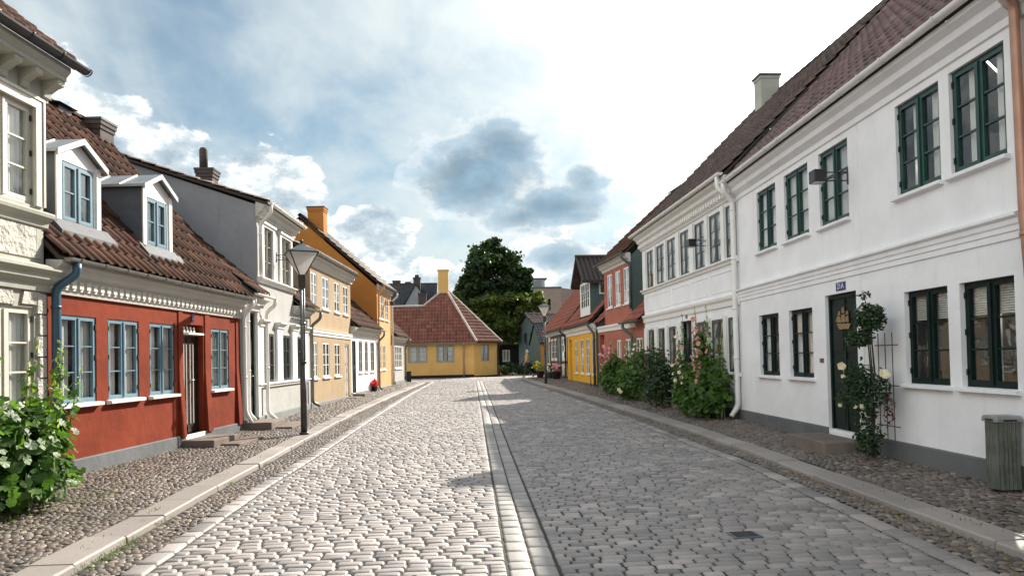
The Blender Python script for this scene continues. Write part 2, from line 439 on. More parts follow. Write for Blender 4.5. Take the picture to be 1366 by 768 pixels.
MT['tile_end'] = tile_mat('weathered_red_pantile', [(0,(.13,.045,.03)),(.5,(.20,.062,.038)),(1,(.27,.10,.06))], moss=.35)
MT['slate'] = tile_mat('slate', [(0,(.03,.033,.038)),(1,(.07,.075,.085))], moss=.1)
MT['mortar'] = stucco('lime_mortar', (.52,.46,.42), .12)
MT['deck'] = paint('roof_boards', (.05,.035,.025), .8)
MT['brick_dark'] = brick_mat('sooty_brick', (.055,.040,.035), (.09,.06,.05), (.10,.095,.09))
MT['brick_tan'] = brick_mat('tan_brick', (.29,.20,.155), (.36,.25,.19), (.33,.29,.26))
MT['timber_green'] = paint('green_timber', (.07,.12,.115), .6, .15)
MT['timber_dark'] = paint('dark_timber', (.05,.025,.018), .6, .2)
MT['infill'] = stucco('cream_infill', (.72,.62,.48), .08)
MT['sett'] = stone_mat('granite_setts', [(0,(.15,.138,.135)),(.35,(.245,.222,.211)),(.7,(.325,.282,.262)),(1,(.42,.37,.345))], .62, 1.)
MT['sett_light'] = stone_mat('pale_granite_setts', [(0,(.25,.23,.215)),(.5,(.33,.305,.285)),(1,(.42,.39,.36))], .6, .9)
MT['pebble'] = stone_mat('field_cobbles', [(0,(.05,.043,.04)),(.3,(.105,.083,.068)),(.55,(.16,.115,.088)),(.8,(.17,.15,.135)),(1,(.30,.25,.20))], .4, .7)
MT['kerb'] = stone_mat('granite_slabs', [(0,(.24,.215,.20)),(.5,(.30,.265,.245)),(1,(.37,.33,.30))], .55, .45)

def joint_mat(name, c, c2, moss=(.06,.075,.02), mk=.5):
    m, G, b, _ = new_mat(name)
    P = G.n.new('ShaderNodeTexCoord').outputs['Object']
    n = G.noise(P, 2.2, 6, .65); n2 = G.noise(P, 50, 3, .7); n3 = G.noise(P, .9, 5, .6)
    col = G.mix(n2, c, c2); col = G.mix(G.m('MULTIPLY', G.ss(G.m('ADD', G.m('MULTIPLY', n, .5), G.m('MULTIPLY', n3, .5)), .53, .64), mk), col, moss)
    G.put(b.inputs['Base Color'], col); b.inputs['Roughness'].default_value = .95
    bump(G, b, n2, .01)
    return m
MT['joint_road'] = joint_mat('road_joint_sand', (.03,.027,.024), (.095,.085,.075), mk=.2)
MT['joint'] = joint_mat('road_joint_grit', (.035,.032,.028), (.10,.09,.075), mk=.25)
MT['joint_walk'] = joint_mat('mossy_joint_grit', (.04,.034,.027), (.11,.09,.07), mk=.55)
MT['leaf'] = leaf_mat('hollyhock_leaf', (.030,.075,.014), (.10,.19,.035))
MT['leaf_dark'] = leaf_mat('rose_leaf', (.012,.035,.012), (.035,.075,.022), .25)
MT['leaf_lime'] = leaf_mat('lime_leaf', (.16,.22,.04), (.30,.34,.09), .45)
MT['leaf_tree'] = leaf_mat('tree_leaf', (.010,.028,.006), (.035,.07,.014), .25)
MT['leaf_tree_light'] = leaf_mat('light_tree_leaf', (.035,.065,.012), (.14,.165,.03), .45)
MT['leaf_purple'] = leaf_mat('copper_leaf', (.04,.012,.014), (.10,.03,.03), .3)
MT['grass'] = leaf_mat('grass_blade', (.05,.09,.015), (.13,.19,.03), .4)
MT['pink'] = leaf_mat('pink_petal', (.62,.22,.30), (.80,.42,.48), .3)
MT['white_petal'] = leaf_mat('white_petal', (.75,.62,.55), (.85,.80,.72), .3)
MT['red_petal'] = leaf_mat('red_petal', (.50,.01,.02), (.70,.05,.06), .25)
MT['yellow_petal'] = leaf_mat('yellow_petal', (.70,.50,.04), (.80,.68,.12), .3)
MT['lamp_glass'] = None

# ------------------------------------------------------------------ house kit
class House:
    """local x runs along the facade away from the camera, depth d goes into the house, z is height above the camera's feet"""
    def __init__(s, name, p0, p1, side, label, cat='house'):
        a = math.atan2(p1[0]-p0[0], p1[1]-p0[1])
        s.base = g(p0[1])+.12; s.flip = 1 if side == 'L' else -1
        s.p0 = p0; s.a = a
        s.o = empty(name, (p0[0], p0[1], s.base), math.pi/2-a, label, cat)
    def mb(s): return MB(s.flip, s.base)
    def world(s, x, d, z):
        t = Vector((math.sin(s.a), math.cos(s.a))); n = Vector((-t.y, t.x))*s.flip
        return (s.p0[0]+t.x*x+n.x*d, s.p0[1]+t.y*x+n.y*d, z)
    def gz(s, x): return g(s.p0[1]+math.cos(s.a)*x)+.12

def wall(h, s0, s1, z0, z1, holes, mat, d=0., rev=.1, name='wall', par=None):
    """front wall with true openings and reveals; holes = (s0,s1,z0,z1)"""
    m = h.mb()
    xs = sorted(set([s0, s1]+[v for q in holes for v in q[:2] if s0 < v < s1]))
    zs = sorted(set([z0, z1]+[v for q in holes for v in q[2:4] if z0 < v < z1]))
    for i in range(len(xs)-1):
        for j in range(len(zs)-1):
            cx, cz = (xs[i]+xs[i+1])/2, (zs[j]+zs[j+1])/2
            if any(q[0] < cx < q[1] and q[2] < cz < q[3] for q in holes): continue
            m.quad((xs[i],d,zs[j]), (xs[i+1],d,zs[j]), (xs[i+1],d,zs[j+1]), (xs[i],d,zs[j+1]))
    for q in holes:
        a, b, c, e = q[:4]; r = q[4] if len(q) > 4 else rev
        m.quad((a,d,c), (a,d+r,c), (a,d+r,e), (a,d,e)); m.quad((b,d+r,c), (b,d,c), (b,d,e), (b,d+r,e))
        m.quad((a,d,e), (a,d+r,e), (b,d+r,e), (b,d,e)); m.quad((a,d+r,c), (a,d,c), (b,d,c), (b,d+r,c))
    return m.build(name, mat, par or h.o)

def shell(h, s0, s1, zb, ze, dr, zr, mat, z_eb=None, name='gable_wall', D=None, front_d=0.):
    """two side walls and the back wall, shaped under the roof"""
    D = D or 2*dr; zeb = z_eb or ze
    m = h.mb()
    for x, rev in ((s0, 1), (s1, 0)):
        pts = [(x,front_d,zb), (x,front_d,ze), (x,dr,zr), (x,D,zeb), (x,D,zb)]
        m.poly(pts if rev else pts[::-1])
    m.quad((s1,D,zb), (s0,D,zb), (s0,D,zeb), (s1,D,zeb))
    m.quad((s0,front_d,zb), (s1,front_d,zb), (s1,D,zb), (s0,D,zb))
    return m.build(name, mat, h.o)

def curtain_sheet(m, x0, x1, d, z0, z1, amp=.02, n=None, tri=0.):
    n = n or max(4, int((x1-x0)/.025))
    vs, ph = [], random.random()*6
    for i in range(n+1):
        t = i/n; x = x0+(x1-x0)*t; dd = d+amp*math.sin(ph+t*(x1-x0)*75)
        vs += [(x, dd, z0), (x+tri*(z1-z0)*.0, dd, z1)]
    m.add(vs, [(2*i, 2*i+2, 2*i+3, 2*i+1) for i in range(n)])

def window(h, s0, s1, z0, z1, mat, d=.05, rows=3, curt='side', sill=None, sillmat=None, hinge=False, glass=None,
           sash=.030, fr=.030, par=None, mull=.05, detail=True, bar=.022, cols=2, sill_out=.06):
    W = h.mb(); k_ = 1. if detail else .28; th = .06*k_
    W.box(s0, s0+fr, d, d+th, z0, z1); W.box(s1-fr, s1, d, d+th, z0, z1)
    W.box(s0+fr, s1-fr, d, d+th, z1-fr, z1); W.box(s0+fr, s1-fr, d, d+th, z0, z0+fr)
    xm = (s0+s1)/2
    cells = []
    if cols == 2:
        W.box(xm-mull/2, xm+mull/2, d-.006*k_, d+th, z0+fr, z1-fr)
        W.box(xm-mull*.22, xm+mull*.22, d-.022*k_, d-.006*k_, z0+fr, z1-fr)
        cells = [(s0+fr, xm-mull/2), (xm+mull/2, s1-fr)]
    else: cells = [(s0+fr, s1-fr)]
    Gl = h.mb(); gd = d+.028*k_
    for a, b in cells:
        z_a, z_b = z0+fr, z1-fr
        W.box(a, a+sash, d-.004*k_, d+.045*k_, z_a, z_b); W.box(b-sash, b, d-.004*k_, d+.045*k_, z_a, z_b)
        W.box(a+sash, b-sash, d-.004*k_, d+.045*k_, z_b-sash, z_b); W.box(a+sash, b-sash, d-.004*k_, d+.045*k_, z_a, z_a+sash*1.3)
        ga, gb, gz0, gz1 = a+sash, b-sash, z_a+sash*1.3, z_b-sash
        for k in range(1, rows):
            zz = gz0+(gz1-gz0)*k/rows
            W.box(ga, gb, d+.004*k_, d+.04*k_, zz-bar/2, zz+bar/2)
        for k in range(rows):
            za, zb = gz0+(gz1-gz0)*k/rows, gz0+(gz1-gz0)*(k+1)/rows
            tx, tz = random.uniform(-.004,.004), random.uniform(-.004,.004)
            Gl.quad((ga, gd+tx, za), (gb, gd-tx, za), (gb, gd-tx+tz, zb), (ga, gd+tx+tz, zb))
    w0 = w = W.build('window', mat, par or h.o)
    if par: w = par                      # keep to thing > part > sub-part
    Gl.build('pane', glass or MT['glass'], w)
    C = h.mb(); c0, c1, cz0, cz1 = s0+fr, s1-fr, z0+.03, z1-.03; cw = c1-c0; cd = d+(.045 if curt == 'tri' else .085)
    if curt == 'side':
        for a, b in ((c0, c0+cw*.36), (c1-cw*.36, c1)): curtain_sheet(C, a, b, cd, cz0, cz1)
        C.build('curtain', MT['curtain'], w)
    elif curt == 'left':
        curtain_sheet(C, c0+cw*.02, c0+cw*.30, cd, cz0, cz1); curtain_sheet(C, xm+.03, xm+cw*.30, cd, cz0, cz1)
        C.build('curtain', MT['curtain'], w)
    elif curt == 'full':
        curtain_sheet(C, c0, c1, cd, cz0, cz1, .014); C.build('curtain', MT['curtain'], w)
    elif curt == 'sheer':
        curtain_sheet(C, c0, c1, cd, cz0, cz1, .014); C.build('curtain', MT['curtain_grey'], w)
    elif curt == 'blind':
        for k in range(int((cz1-cz0)*.33/.028)):
            zz = cz1-k*.028; C.box(c0, c1, cd-.01, cd+.01, zz-.019, zz)
        C.build('blind', MT['blind'], w)
        C2 = h.mb()
        for a, b in cells: curtain_sheet(C2, a+.02, a+.02+(b-a)*.26, cd+.05, cz0, cz1)
        C2.build('curtain', MT['curtain'], w)
    elif curt == 'tri':
        # white wedge in each pane, standing in for reflections in the old glass
        for a, b in cells:
            for k in range(rows):
                za = z0+fr+(z1-z0-2*fr)*k/rows; zb = z0+fr+(z1-z0-2*fr)*(k+1)/rows
                n = 8; vs = []
                for i in range(n+1):
                    t = i/n; zz = za+(zb-za)*t; wd = (b-a)*(.22+.55*t*t)
                    vs += [(b-.02-wd, cd, zz), (b-.02, cd+.01, zz)]
                C.add(vs, [(2*i, 2*i+1, 2*i+3, 2*i+2) for i in range(n)])
        C.build('curtain', MT['curtain'], w)
    if hinge and detail:
        for x in (s0+.008, s1-.030):
            for zz in (z0+.14, (z0+z1)/2, z1-.18):
                H = h.mb(); H.box(x, x+.022, d-.02, d-.003, zz, zz+.07); H.build('hinge', MT['iron'], w)
    if sill:
        S = h.mb(); S.prism([(-sill_out, z0-.005), (-sill_out, z0-.05), (.0, z0-.062), (d, z0-.062), (d, z0+.004)], s0-.05, s1+.05)
        bevel(S.build('sill', sillmat or MT['trim_white'], w), .006)
    return w0

def cornice(h, s0, s1, prof, mat, dent=None, name='cornice', par=None):
    m = h.mb(); m.prism(prof, s0, s1)
    if dent:
        w, gap, d0, d1, za, zb = dent; x = s0+gap
        while x+w < s1:
            m.box(x, x+w, d0, d1, za, zb); x += w+gap
    return m.build(name, mat, par or h.o)

def gutter(h, s0, s1, d, z, r=.065, mat=None, step=.55, par=None):
    m = h.mb(); n = 9; t = .006
    pr = [(d+r*math.cos(math.pi+math.pi*k/n), z+r*math.sin(math.pi+math.pi*k/n)) for k in range(n+1)]
    pi = [(d+(r-t)*math.cos(math.pi+math.pi*k/n), z+(r-t)*math.sin(math.pi+math.pi*k/n)) for k in range(n+1)]
    for i in range(n):
        m.quad((s0,*pr[i]), (s0,*pr[i+1]), (s1,*pr[i+1]), (s1,*pr[i])); m.quad((s1,*pi[i]), (s1,*pi[i+1]), (s0,*pi[i+1]), (s0,*pi[i]))
    for x in (s0, s1): m.poly([(x,*p) for p in (pr if x == s1 else pr[::-1])])
    gt = m.build('gutter', mat or MT['gutter_grey'], par or h.o, True)
    x = s0+.2
    while x < s1:
        b = h.mb()
        for i in range(n):
            q0, q1 = [(d+(r+.008)*math.cos(math.pi+math.pi*k/n), z+(r+.008)*math.sin(math.pi+math.pi*k/n)) for k in (i, i+1)]
            b.quad((x,*q0), (x,*q1), (x+.03,*q1), (x+.03,*q0))
        b.box(x, x+.03, d-r-.01, d+r+.05, z-.004, z+.006); x += step
        b.build('bracket', mat or MT['gutter_grey'], gt)
    return gt

def downpipe(h, pts, r, mat, collars=True, par=None):
    """pts rounded at the bends"""
    P = [Vector(p) for p in pts]; out = [P[0]]
    for i in range(1, len(P)-1):
        a, b, c = P[i-1], P[i], P[i+1]; k = min(.09, (a-b).length*.4, (c-b).length*.4)
        p1 = b+(a-b).normalized()*k; p2 = b+(c-b).normalized()*k
        for t in (0, .33, .67, 1): out.append(p1*(1-t)**2+b*2*t*(1-t)+p2*t*t)
    out.append(P[-1])
    m = h.mb(); m.tube([tuple(p) for p in out], r, 12)
    if collars:
        zs = [p.z for p in P]; lo, hi = min(zs), max(zs); z = lo+.5
        # collars on the long vertical run
        seg = max(range(len(P)-1), key=lambda i: (P[i]-P[i+1]).length); a, b = P[seg], P[seg+1]
        L = (b-a).length; k = .25
        while k < L-.1:
            q = a+(b-a)*(k/L); m.tube([tuple(q-(b-a).normalized()*.02), tuple(q+(b-a).normalized()*.02)], r*1.16, 12); k += 1.1
    return m.build('downpipe', mat, par or h.o, True)

TU = np.linspace(0, 1, 8); TH = np.array([.002,.030,.043,.036,.016,.002,.0,.004])
def tile_sheet(h, s0, s1, e, r, mat, name='tiles', par=None, tw=.225, tl=.34, keep=None, jit=.006, lift=.03):
    """pantiles on the slope from eave point e=(d,z) to ridge point r=(d,z)"""
    L = math.hypot(r[0]-e[0], r[1]-e[1]); vd = Vector(((r[0]-e[0])/L, (r[1]-e[1])/L))
    nx = max(1, round((s1-s0)/tw)); w = (s1-s0)/nx; ny = max(1, round(L/tl)); l = L/ny
    tv = []
    for v, off in ((-.02, 0.), (-.02, .022), (1.06, .0)):
        for k, u in enumerate(TU):
            z = TH[k] + (off+lift*.5 if v < 0 and off else (lift*.5 if v < 0 else 0.))
            if v < 0 and off == 0.: z = TH[k]+lift*.5-.014
            tv.append((u*w*1.02, v*l, z))
    n = len(TU); tf = []
    for j in (0, 1):
        for k in range(n-1): tf.append((j*n+k, j*n+k+1, (j+1)*n+k+1, (j+1)*n+k))
    Ms, Ts, rn = [], [], []
    dflip, f = (1, 1) if h.flip > 0 else (-1, -1)
    # local frame columns: along-facade, up-slope, normal
    nrm = Vector((-vd.y, vd.x))    # (d,z) outward normal (up and to the street)
    for i in range(nx):
        for j in range(ny):
            cx, cl = s0+(i+.5)*w, (j+.5)*l
            if keep and not keep(cx, cl): continue
            x = s0+i*w; pd, pz = e[0]+vd.x*l*j, e[1]+vd.y*l*j
            jz = random.uniform(0, jit)-.022*math.sin(cx*.9+.6)*math.sin(cl*.9); a = random.gauss(0, .008)
            Ms.append(((1, -a, 0), (a*vd.x*f, vd.x*f, nrm.x*f), (a*vd.y, vd.y, nrm.y)))
            Ts.append((x, (pd+nrm.x*jz)*f, pz+nrm.y*jz-h.base)); rn.append(min(1, max(0, random.gauss(.5, .22))))
    if h.flip < 0: tf = [q[::-1] for q in tf]
    return instances(name, tv, tf, Ms, Ts, rn, mat, par or h.o, True)

def deck(h, s0, s1, e, r, mat=None, th=.05, name='roof', par=None, drop=.03):
    """board deck under the tiles; the tiles are its child"""
    L = math.hypot(r[0]-e[0], r[1]-e[1]); n = (-(r[1]-e[1])/L, (r[0]-e[0])/L)
    a, b = drop, drop+th
    m = h.mb(); m.prism([(e[0]-n[0]*a, e[1]-n[1]*a), (r[0]-n[0]*a, r[1]-n[1]*a), (r[0]-n[0]*b, r[1]-n[1]*b), (e[0]-n[0]*b, e[1]-n[1]*b)], s0, s1)
    return m.build(name, mat or MT['deck'], par or h.o)

def ridge_caps(h, s0, s1, d, z, mat, par, r=.11):
    m = h.mb(); n = 7; x = s0
    while x < s1-.05:
        x1 = min(x+.36, s1); rr0, rr1 = r*1.05, r*.92
        for (xa, ra, xb, rb) in ((x, rr0, x1+.02, rr1),):
            va = [(xa, d+ra*math.cos(math.pi*k/n), z+ra*math.sin(math.pi*k/n)) for k in range(n+1)]
            vb = [(xb, d+rb*math.cos(math.pi*k/n), z+rb*math.sin(math.pi*k/n)) for k in range(n+1)]
            m.add(va+vb, [(k, k+1, n+2+k, n+1+k) for k in range(n)])
        x = x1
    return m.build('ridge_tiles', mat, par)

def roof(h, s0, s1, e, r, mat, keep=None, D=None, back_e=None, ridge_mat=None, tl=.34, tw=.225, under=None):
    dk = deck(h, s0, s1, e, r, under)
    tile_sheet(h, s0, s1, e, r, mat, par=dk, keep=keep, tl=tl, tw=tw)
    be = back_e or (2*r[0]-e[0], e[1])
    m = h.mb(); m.prism([(be[0], be[1]), (r[0], r[1]-.01), (r[0], r[1]-.06), (be[0], be[1]-.05)], s0, s1); m.build('back_slope', ridge_mat or mat, dk)
    ridge_caps(h, s0, s1, r[0], r[1]-.02, ridge_mat or mat, dk)
    return dk

def chimney(h, x, d, z0, z1, w=.5, dp=.5, mat=None, cap=None, corb=2, par=None, crown=None):
    m = h.mb(); m.box(x-w/2, x+w/2, d-dp/2, d+dp/2, z0, z1-.14)
    for k in range(corb):
        o = .022*(k+1); m.box(x-w/2-o, x+w/2+o, d-dp/2-o, d+dp/2+o, z1-.14-.09*(corb-1-k)-.003, z1-.05-.09*(corb-1-k))
    c = m.build('chimney', mat or MT['brick_dark'], par or h.o)
    k = h.mb(); k.box(x-w/2-.06, x+w/2+.06, d-dp/2-.06, d+dp/2+.06, z1-.049, z1+.0); k.build('cap', cap or MT['iron'], c)
    return c

def plinth(h, s0, s1, z1, mat, gaps=(), out=.03, z0=None):
    m = h.mb(); xs = [s0]
    for a, b in gaps: xs += [a, b]
    xs.append(s1)
    for i in range(0, len(xs), 2):
        if xs[i+1]-xs[i] > .02: m.prism([(-out, -.1 + min(h.gz(xs[i]), h.gz(xs[i+1]))), (-out, z1-.015), (-out+.012, z1), (.0, z1), (.0, -.1+min(h.gz(xs[i]), h.gz(xs[i+1])))], xs[i], xs[i+1])
    return m.build('plinth', mat, h.o)

def door(h, s0, s1, z0, z1, mat, d=.14, style='panel', transom=0., par=None, frame_mat=None):
    m = h.mb(); f = .05
    m.box(s0, s0+f, d-.03, d+.05, z0, z1); m.box(s1-f, s1, d-.03, d+.05, z0, z1); m.box(s0+f, s1-f, d-.03, d+.05, z1-f, z1)
    zt = z1-transom
    m.box(s0+f, s1-f, d, d+.04, z0, zt-f)
    xm = (s0+s1)/2; w = (s1-s0)/2-f
    for a, b in ((s0+f+.05, xm-.03), (xm+.03, s1-f-.05)):
        for za, zb in ((z0+.12, z0+.55), (z0+.65, z0+1.15), (z0+1.25, zt-f-.1)):
            if zb-za < .1: continue
            m.box(a, b, d-.012, d, za, zb)
            m.box(a+.03, b-.03, d-.02, d-.012, za+.03, zb-.03)
    m.box(xm-.018, xm+.018, d-.022, d, z0+.02, zt-f-.02)
    o = m.build('door', mat, par or h.o)
    k = h.mb(); k.tube([(xm+.06, d-.02, z0+1.0), (xm+.06, d-.07, z0+1.0), (xm+.14, d-.07, z0+1.0)], .011, 8); k.box(xm+.04, xm+.08, d-.03, d-.02, z0+.9, z0+1.08)
    k.build('handle', MT['zinc'], o)
    if transom:
        t = h.mb(); t.quad((s0+f, d+.01, zt), (s1-f, d+.01, zt), (s1-f, d+.01, z1-f), (s0+f, d+.01, z1-f)); t.build('pane', MT['glass'], o)
    return o

def text_plate(h, x, d, z, w, ht, txt, mat, tmat, size):
    p = h.mb(); p.box(x-w/2, x+w/2, d-.012, d-.001, z-ht/2, z+ht/2); po = p.build('number_plate', mat, h.o)
    if not txt: return po
    c = bpy.data.curves.new('digits', 'FONT'); c.body = txt; c.size = size; c.align_x = 'CENTER'; c.align_y = 'CENTER'; c.extrude = .001
    t = bpy.data.objects.new('tmp_text', c); COL.objects.link(t)
    bpy.context.view_layer.update()
    me = bpy.data.meshes.new_from_object(t.evaluated_get(bpy.context.evaluated_depsgraph_get()))
    bpy.data.objects.remove(t)
    me.materials.clear(); me.materials.append(tmat)
    o = bpy.data.objects.new('digits', me); COL.objects.link(o); o.parent = po
    # facing the street: local -y (left row) or +y (right row)
    if h.flip > 0: o.rotation_euler = (math.pi/2, 0, 0); o.location = (x, d-.014, z-h.base)
    else: o.rotation_euler = (math.pi/2, 0, math.pi); o.location = (x, -(d-.014), z-h.base)
    return po

def steps(h, blocks, mat=None):
    for (a, b, d0, d1, z0, z1) in blocks:
        m = h.mb(); m.box(a, b, d0, d1, z0, z1); bevel(m.build('step', mat or MT['granite_step'], h.o), .018)

def pieces(h, name, mat, boxes, par=None):
    for q in boxes:
        m = h.mb(); m.box(*q); m.build(name, mat, par or h.o)
def prisms(h, name, mat, items, par=None):
    for poly, a, b in items:
        m = h.mb(); m.prism(poly, a, b); m.build(name, mat, par or h.o)

# ------------------------------------------------------------------ ground, road, pavements
def interp(tab, y): return float(np.interp(y, [t[0] for t in tab], [t[1] for t in tab]))
KR = [(-12,3.9),(5,4.19),(7,4.28),(11,4.5),(14,4.52),(17.5,4.45),(28,4.0),(39.5,3.35),(60,2.4)]     # outer top edge of the right kerb
KL = [(-12,-3.0),(5,-3.09),(9.5,-3.22),(14,-3.26),(21,-3.2),(30,-2.85),(39,-2.36),(60,-1.4)]
BL = [(-12,-2.4),(5,-2.5),(9.5,-2.62),(20,-2.5),(30,-2.3),(38.5,-2.0),(60,-1.2)]                    # border rows of the carriageway
BR = [(-12,3.35),(4.7,3.56),(9.9,4.0),(17,3.92),(28,3.5),(39.7,2.86),(60,2.0)]
CS = [(-12,.22),(5,.29),(20,.42),(39,.53),(60,.7)]                                                  # left edge of the centre strip
FL = [(-12,-6.6),(9.95,-5.47),(15.9,-4.95),(20.8,-4.8),(27.3,-4.42),(32,-3.98),(35.5,-3.72),(39.6,-3.45)]
FR = [(-12,5.2),(7,5.8),(14.8,6.08),(24.3,6.0),(29.8,5.62),(36.2,5.5),(47,5.37)]
PV = .05
def pave(x, y):
    kl, kr = interp(KL, y)-SLW, interp(KR, y)+SLW
    if x < kl: t = (kl-x)/max(.3, kl-interp(FL, y))
    elif x > kr: t = (x-kr)/max(.3, interp(FR, y)-kr)
    else: t = 0.
    return PV+(.12-PV)*min(1., max(0., t))
SLW = .35
def sheet(name, xl, xr, ys, dz, mat, nx=1):
    vs, fs = [], []
    for y in ys:
        for k in range(nx+1):
            t = k/nx; x = xl(y)*(1-t)+xr(y)*t; vs.append((x, y, g(y)+(pave(x, y)-.016 if dz == 'p' else dz)))
    for j in range(len(ys)-1):
        for k in range(nx):
            a = j*(nx+1)+k; fs.append((a, a+1, a+nx+2, a+nx+1))
    return mesh_obj(name, vs, fs, mat)
YS = [-12, -5, 0, 5, 8, 12, 15, 18, 21, 25, 28, 32, 36, 40, 41, 45]
tag(sheet('ground', lambda y: -900., lambda y: 900., [-900, 12, 45, 1500], -.03, MT['joint']), kind='structure')

ST_U = [-.5, -.46, -.38, .38, .46, .5]; ST_V = [-.5, -.455, -.34, .36, .465, .5]; ST_Z = [-.85, -.20, 0., 0., -.20, -.85]
def stone_tpl():
    tv, tf = [], []
    for j, y in enumerate(ST_V):
        for i, x in enumerate(ST_U):
            c = (abs(x) > .45) and (abs(y) > .45)
            tv.append((x*(.975 if c else 1), y*(.90 if c else 1), min(ST_Z[i], ST_Z[j])-(.04 if c else 0.)+(.05 if i in (2, 3) and j in (2, 3) else 0.)))
    for j in range(5):
        for i in range(5):
            a = j*6+i; tf.append((a, a+1, a+7, a+6))
    return tv, tf
STV, STF = stone_tpl()
def peb_tpl():
    tv, tf = [(0, 0, 0)], []
    n = 7
    for r, z in ((.36, -.12), (.5, -.9)):
        for k in range(n): tv.append((r*math.cos(2*math.pi*k/n), r*math.sin(2*math.pi*k/n), z))
    for k in range(n):
        tf.append((0, 1+k, 1+(k+1) % n)); tf.append((1+k, 1+n+k, 1+n+(k+1) % n, 1+(k+1) % n))
    return tv, tf
PTV, PTF = peb_tpl()
def stone_M(w, l, h, rot, tx, ty):
    c, s = math.cos(rot), math.sin(rot)
    # scale then small tilt, then rotate
    A = np.array([[w, 0, 0], [0, l, 0], [w*tx, l*ty, h]]); Rz = np.array([[c, -s, 0], [s, c, 0], [0, 0, 1]])
    return Rz @ A

def lay_rows(xl, xr, y0, y1, wmin, wmax, lr, dz=.0, tilt=.022, hj=.007, h=.026, rn=(.5,.24), skew=0.):
    Ms, Ts, rr = [], [], []; y = y0; row = 0
    while y < y1:
        row += 1; l = lr*random.uniform(.9, 1.12); a, b = xl(y), xr(y); x = a
        rowy = 0.
        while x < b-.06:
            w = min(random.uniform(wmin, wmax)*((.5 if row % 2 else 1.)*random.uniform(.8, 1.2) if x == a else 1.), b-x)
            if b-(x+w) < wmin*.5: w = b-x
            yy = y+l/2+.012*math.sin(x*1.3+y*.7)+.01*math.sin(x*.45+y*.9)+.012*(x-a)*0+skew*(x-a)
            # gentle hollows along the wheel tracks and random settling
            zz = g(yy)+dz-.004*math.sin(x*.9+1.)*math.sin(yy*.35)-random.uniform(0, hj)
            Ms.append(stone_M((w-.010)*random.uniform(.97,1.), (l-.008)*random.uniform(.95, 1.0), h, random.gauss(0, .012), random.gauss(0, tilt), random.gauss(0, tilt)+.011))
            Ts.append((x+w/2, yy, zz)); rr.append(min(1, max(0, random.gauss(*rn)))); x += w
        y += l
    return Ms, Ts, rr

def strip_of(xc, y0, y1, w, lmin, lmax, dz=.004):
    Ms, Ts, rr = [], [], []; y = y0
    while y < y1:
        l = random.uniform(lmin, lmax); x = xc(y+l/2)
        Ms.append(stone_M(w-.010, l-.011, .03, random.gauss(0, .015), random.gauss(0, .02), random.gauss(0, .02)+.01))
        Ts.append((x, y+l/2, g(y+l/2)+dz-.004*math.sin(x*.9+1.)*math.sin((y+l/2)*.35)-random.uniform(0, .004))); rr.append(random.random()); y += l
    return Ms, Ts, rr

def cat3(*a): return [sum((q[i] for q in a), []) for i in range(3)]
CW = .19
A1 = lay_rows(lambda y: interp(BL, y)+.02, lambda y: interp(CS, y)-.01, 1.5, 41, .165, .245, .103)
A2 = lay_rows(lambda y: interp(CS, y)+2*CW+.01, lambda y: interp(BR, y)-.02, 1.5, 41, .165, .245, .103)
A3 = lay_rows(lambda y: -7., lambda y: 12., 41, 47.9, .22, .34, .21, skew=0.)
A4 = lay_rows(lambda y: 2.6, lambda y: 12., 48, 62, .26, .4, .26)
B1, B2 = strip_of(lambda y: interp(BL, y)-.09, 1.5, 41, .19, .2, .38), strip_of(lambda y: interp(BR, y)+.09, 1.5, 41, .19, .2, .38)
rs = cat3(A1, A2, A3, A4, B1, B2)
tag(instances('road', STV, STF, rs[0], rs[1], rs[2], MT['sett'], smooth=True), kind='structure')
cs = cat3(strip_of(lambda y: interp(CS, y)+CW/2, 1.5, 41, CW, .17, .33), strip_of(lambda y: interp(CS, y)+1.5*CW, 1.5, 41, CW, .17, .33))
tag(instances('road_marking_stones', STV, STF, cs[0], cs[1], cs[2], MT['sett_light'], smooth=True), kind='structure')
tag(sheet('road_bed', lambda y: interp(KL, y), lambda y: interp(KR, y), YS, -.019, MT['joint_road'], 4), kind='structure')

def pebbles(xl, xr, y0, y1, s, dz, hj=.006):
    Ms, Ts, rr = [], [], []; y = y0; row = 0
    while y < y1:
        a, b = xl(y), xr(y); x = a+(s*.5 if row % 2 else .1*s)
        while x < b-s*.3:
            w = s*random.uniform(.75, 1.25)
            px, py = x+w/2+random.gauss(0, s*.06), y+s/2+random.gauss(0, s*.12)
            Ms.append(stone_M(w*1.08, s*random.uniform(.85, 1.2), s*.17, random.uniform(0, 6.3) if w < s else random.gauss(0, .3), random.gauss(0, .07), random.gauss(0, .07)))
            Ts.append((px, py, g(py)+(pave(px, py) if dz > .05 else dz)+random.uniform(-hj, hj)*.7+.008*math.sin(px*2.1+py*.8)*math.sin(py*1.1))); rr.append(min(1, max(0, random.gauss(.5, .28)))); x += w
        y += s*.88; row += 1
    return Ms, Ts, rr
P1 = cat3(pebbles(lambda y: interp(FL, y)-.1, lambda y: interp(KL, y)-SLW, 3., 17, .070, .122), pebbles(lambda y: interp(FL, y)-.1, lambda y: interp(KL, y)-SLW, 17, 39.6, .12, .122))
tag(instances('pavement', PTV, PTF, *P1, MT['pebble'], smooth=True), kind='structure')
P2 = cat3(pebbles(lambda y: interp(KR, y)+SLW, lambda y: interp(FR, y)+.1, 3.5, 17, .082, .122), pebbles(lambda y: interp(KR, y)+SLW, lambda y: interp(FR, y)+.1, 17, 41., .13, .122))
tag(instances('pavement', PTV, PTF, *P2, MT['pebble'], smooth=True), kind='structure')
P3 = cat3(pebbles(lambda y: interp(KL, y)+.01, lambda y: interp(BL, y)-.19, 3., 40, .068, -.004), pebbles(lambda y: interp(BR, y)+.19, lambda y: interp(KR, y)-.01, 3., 41, .075, -.004))
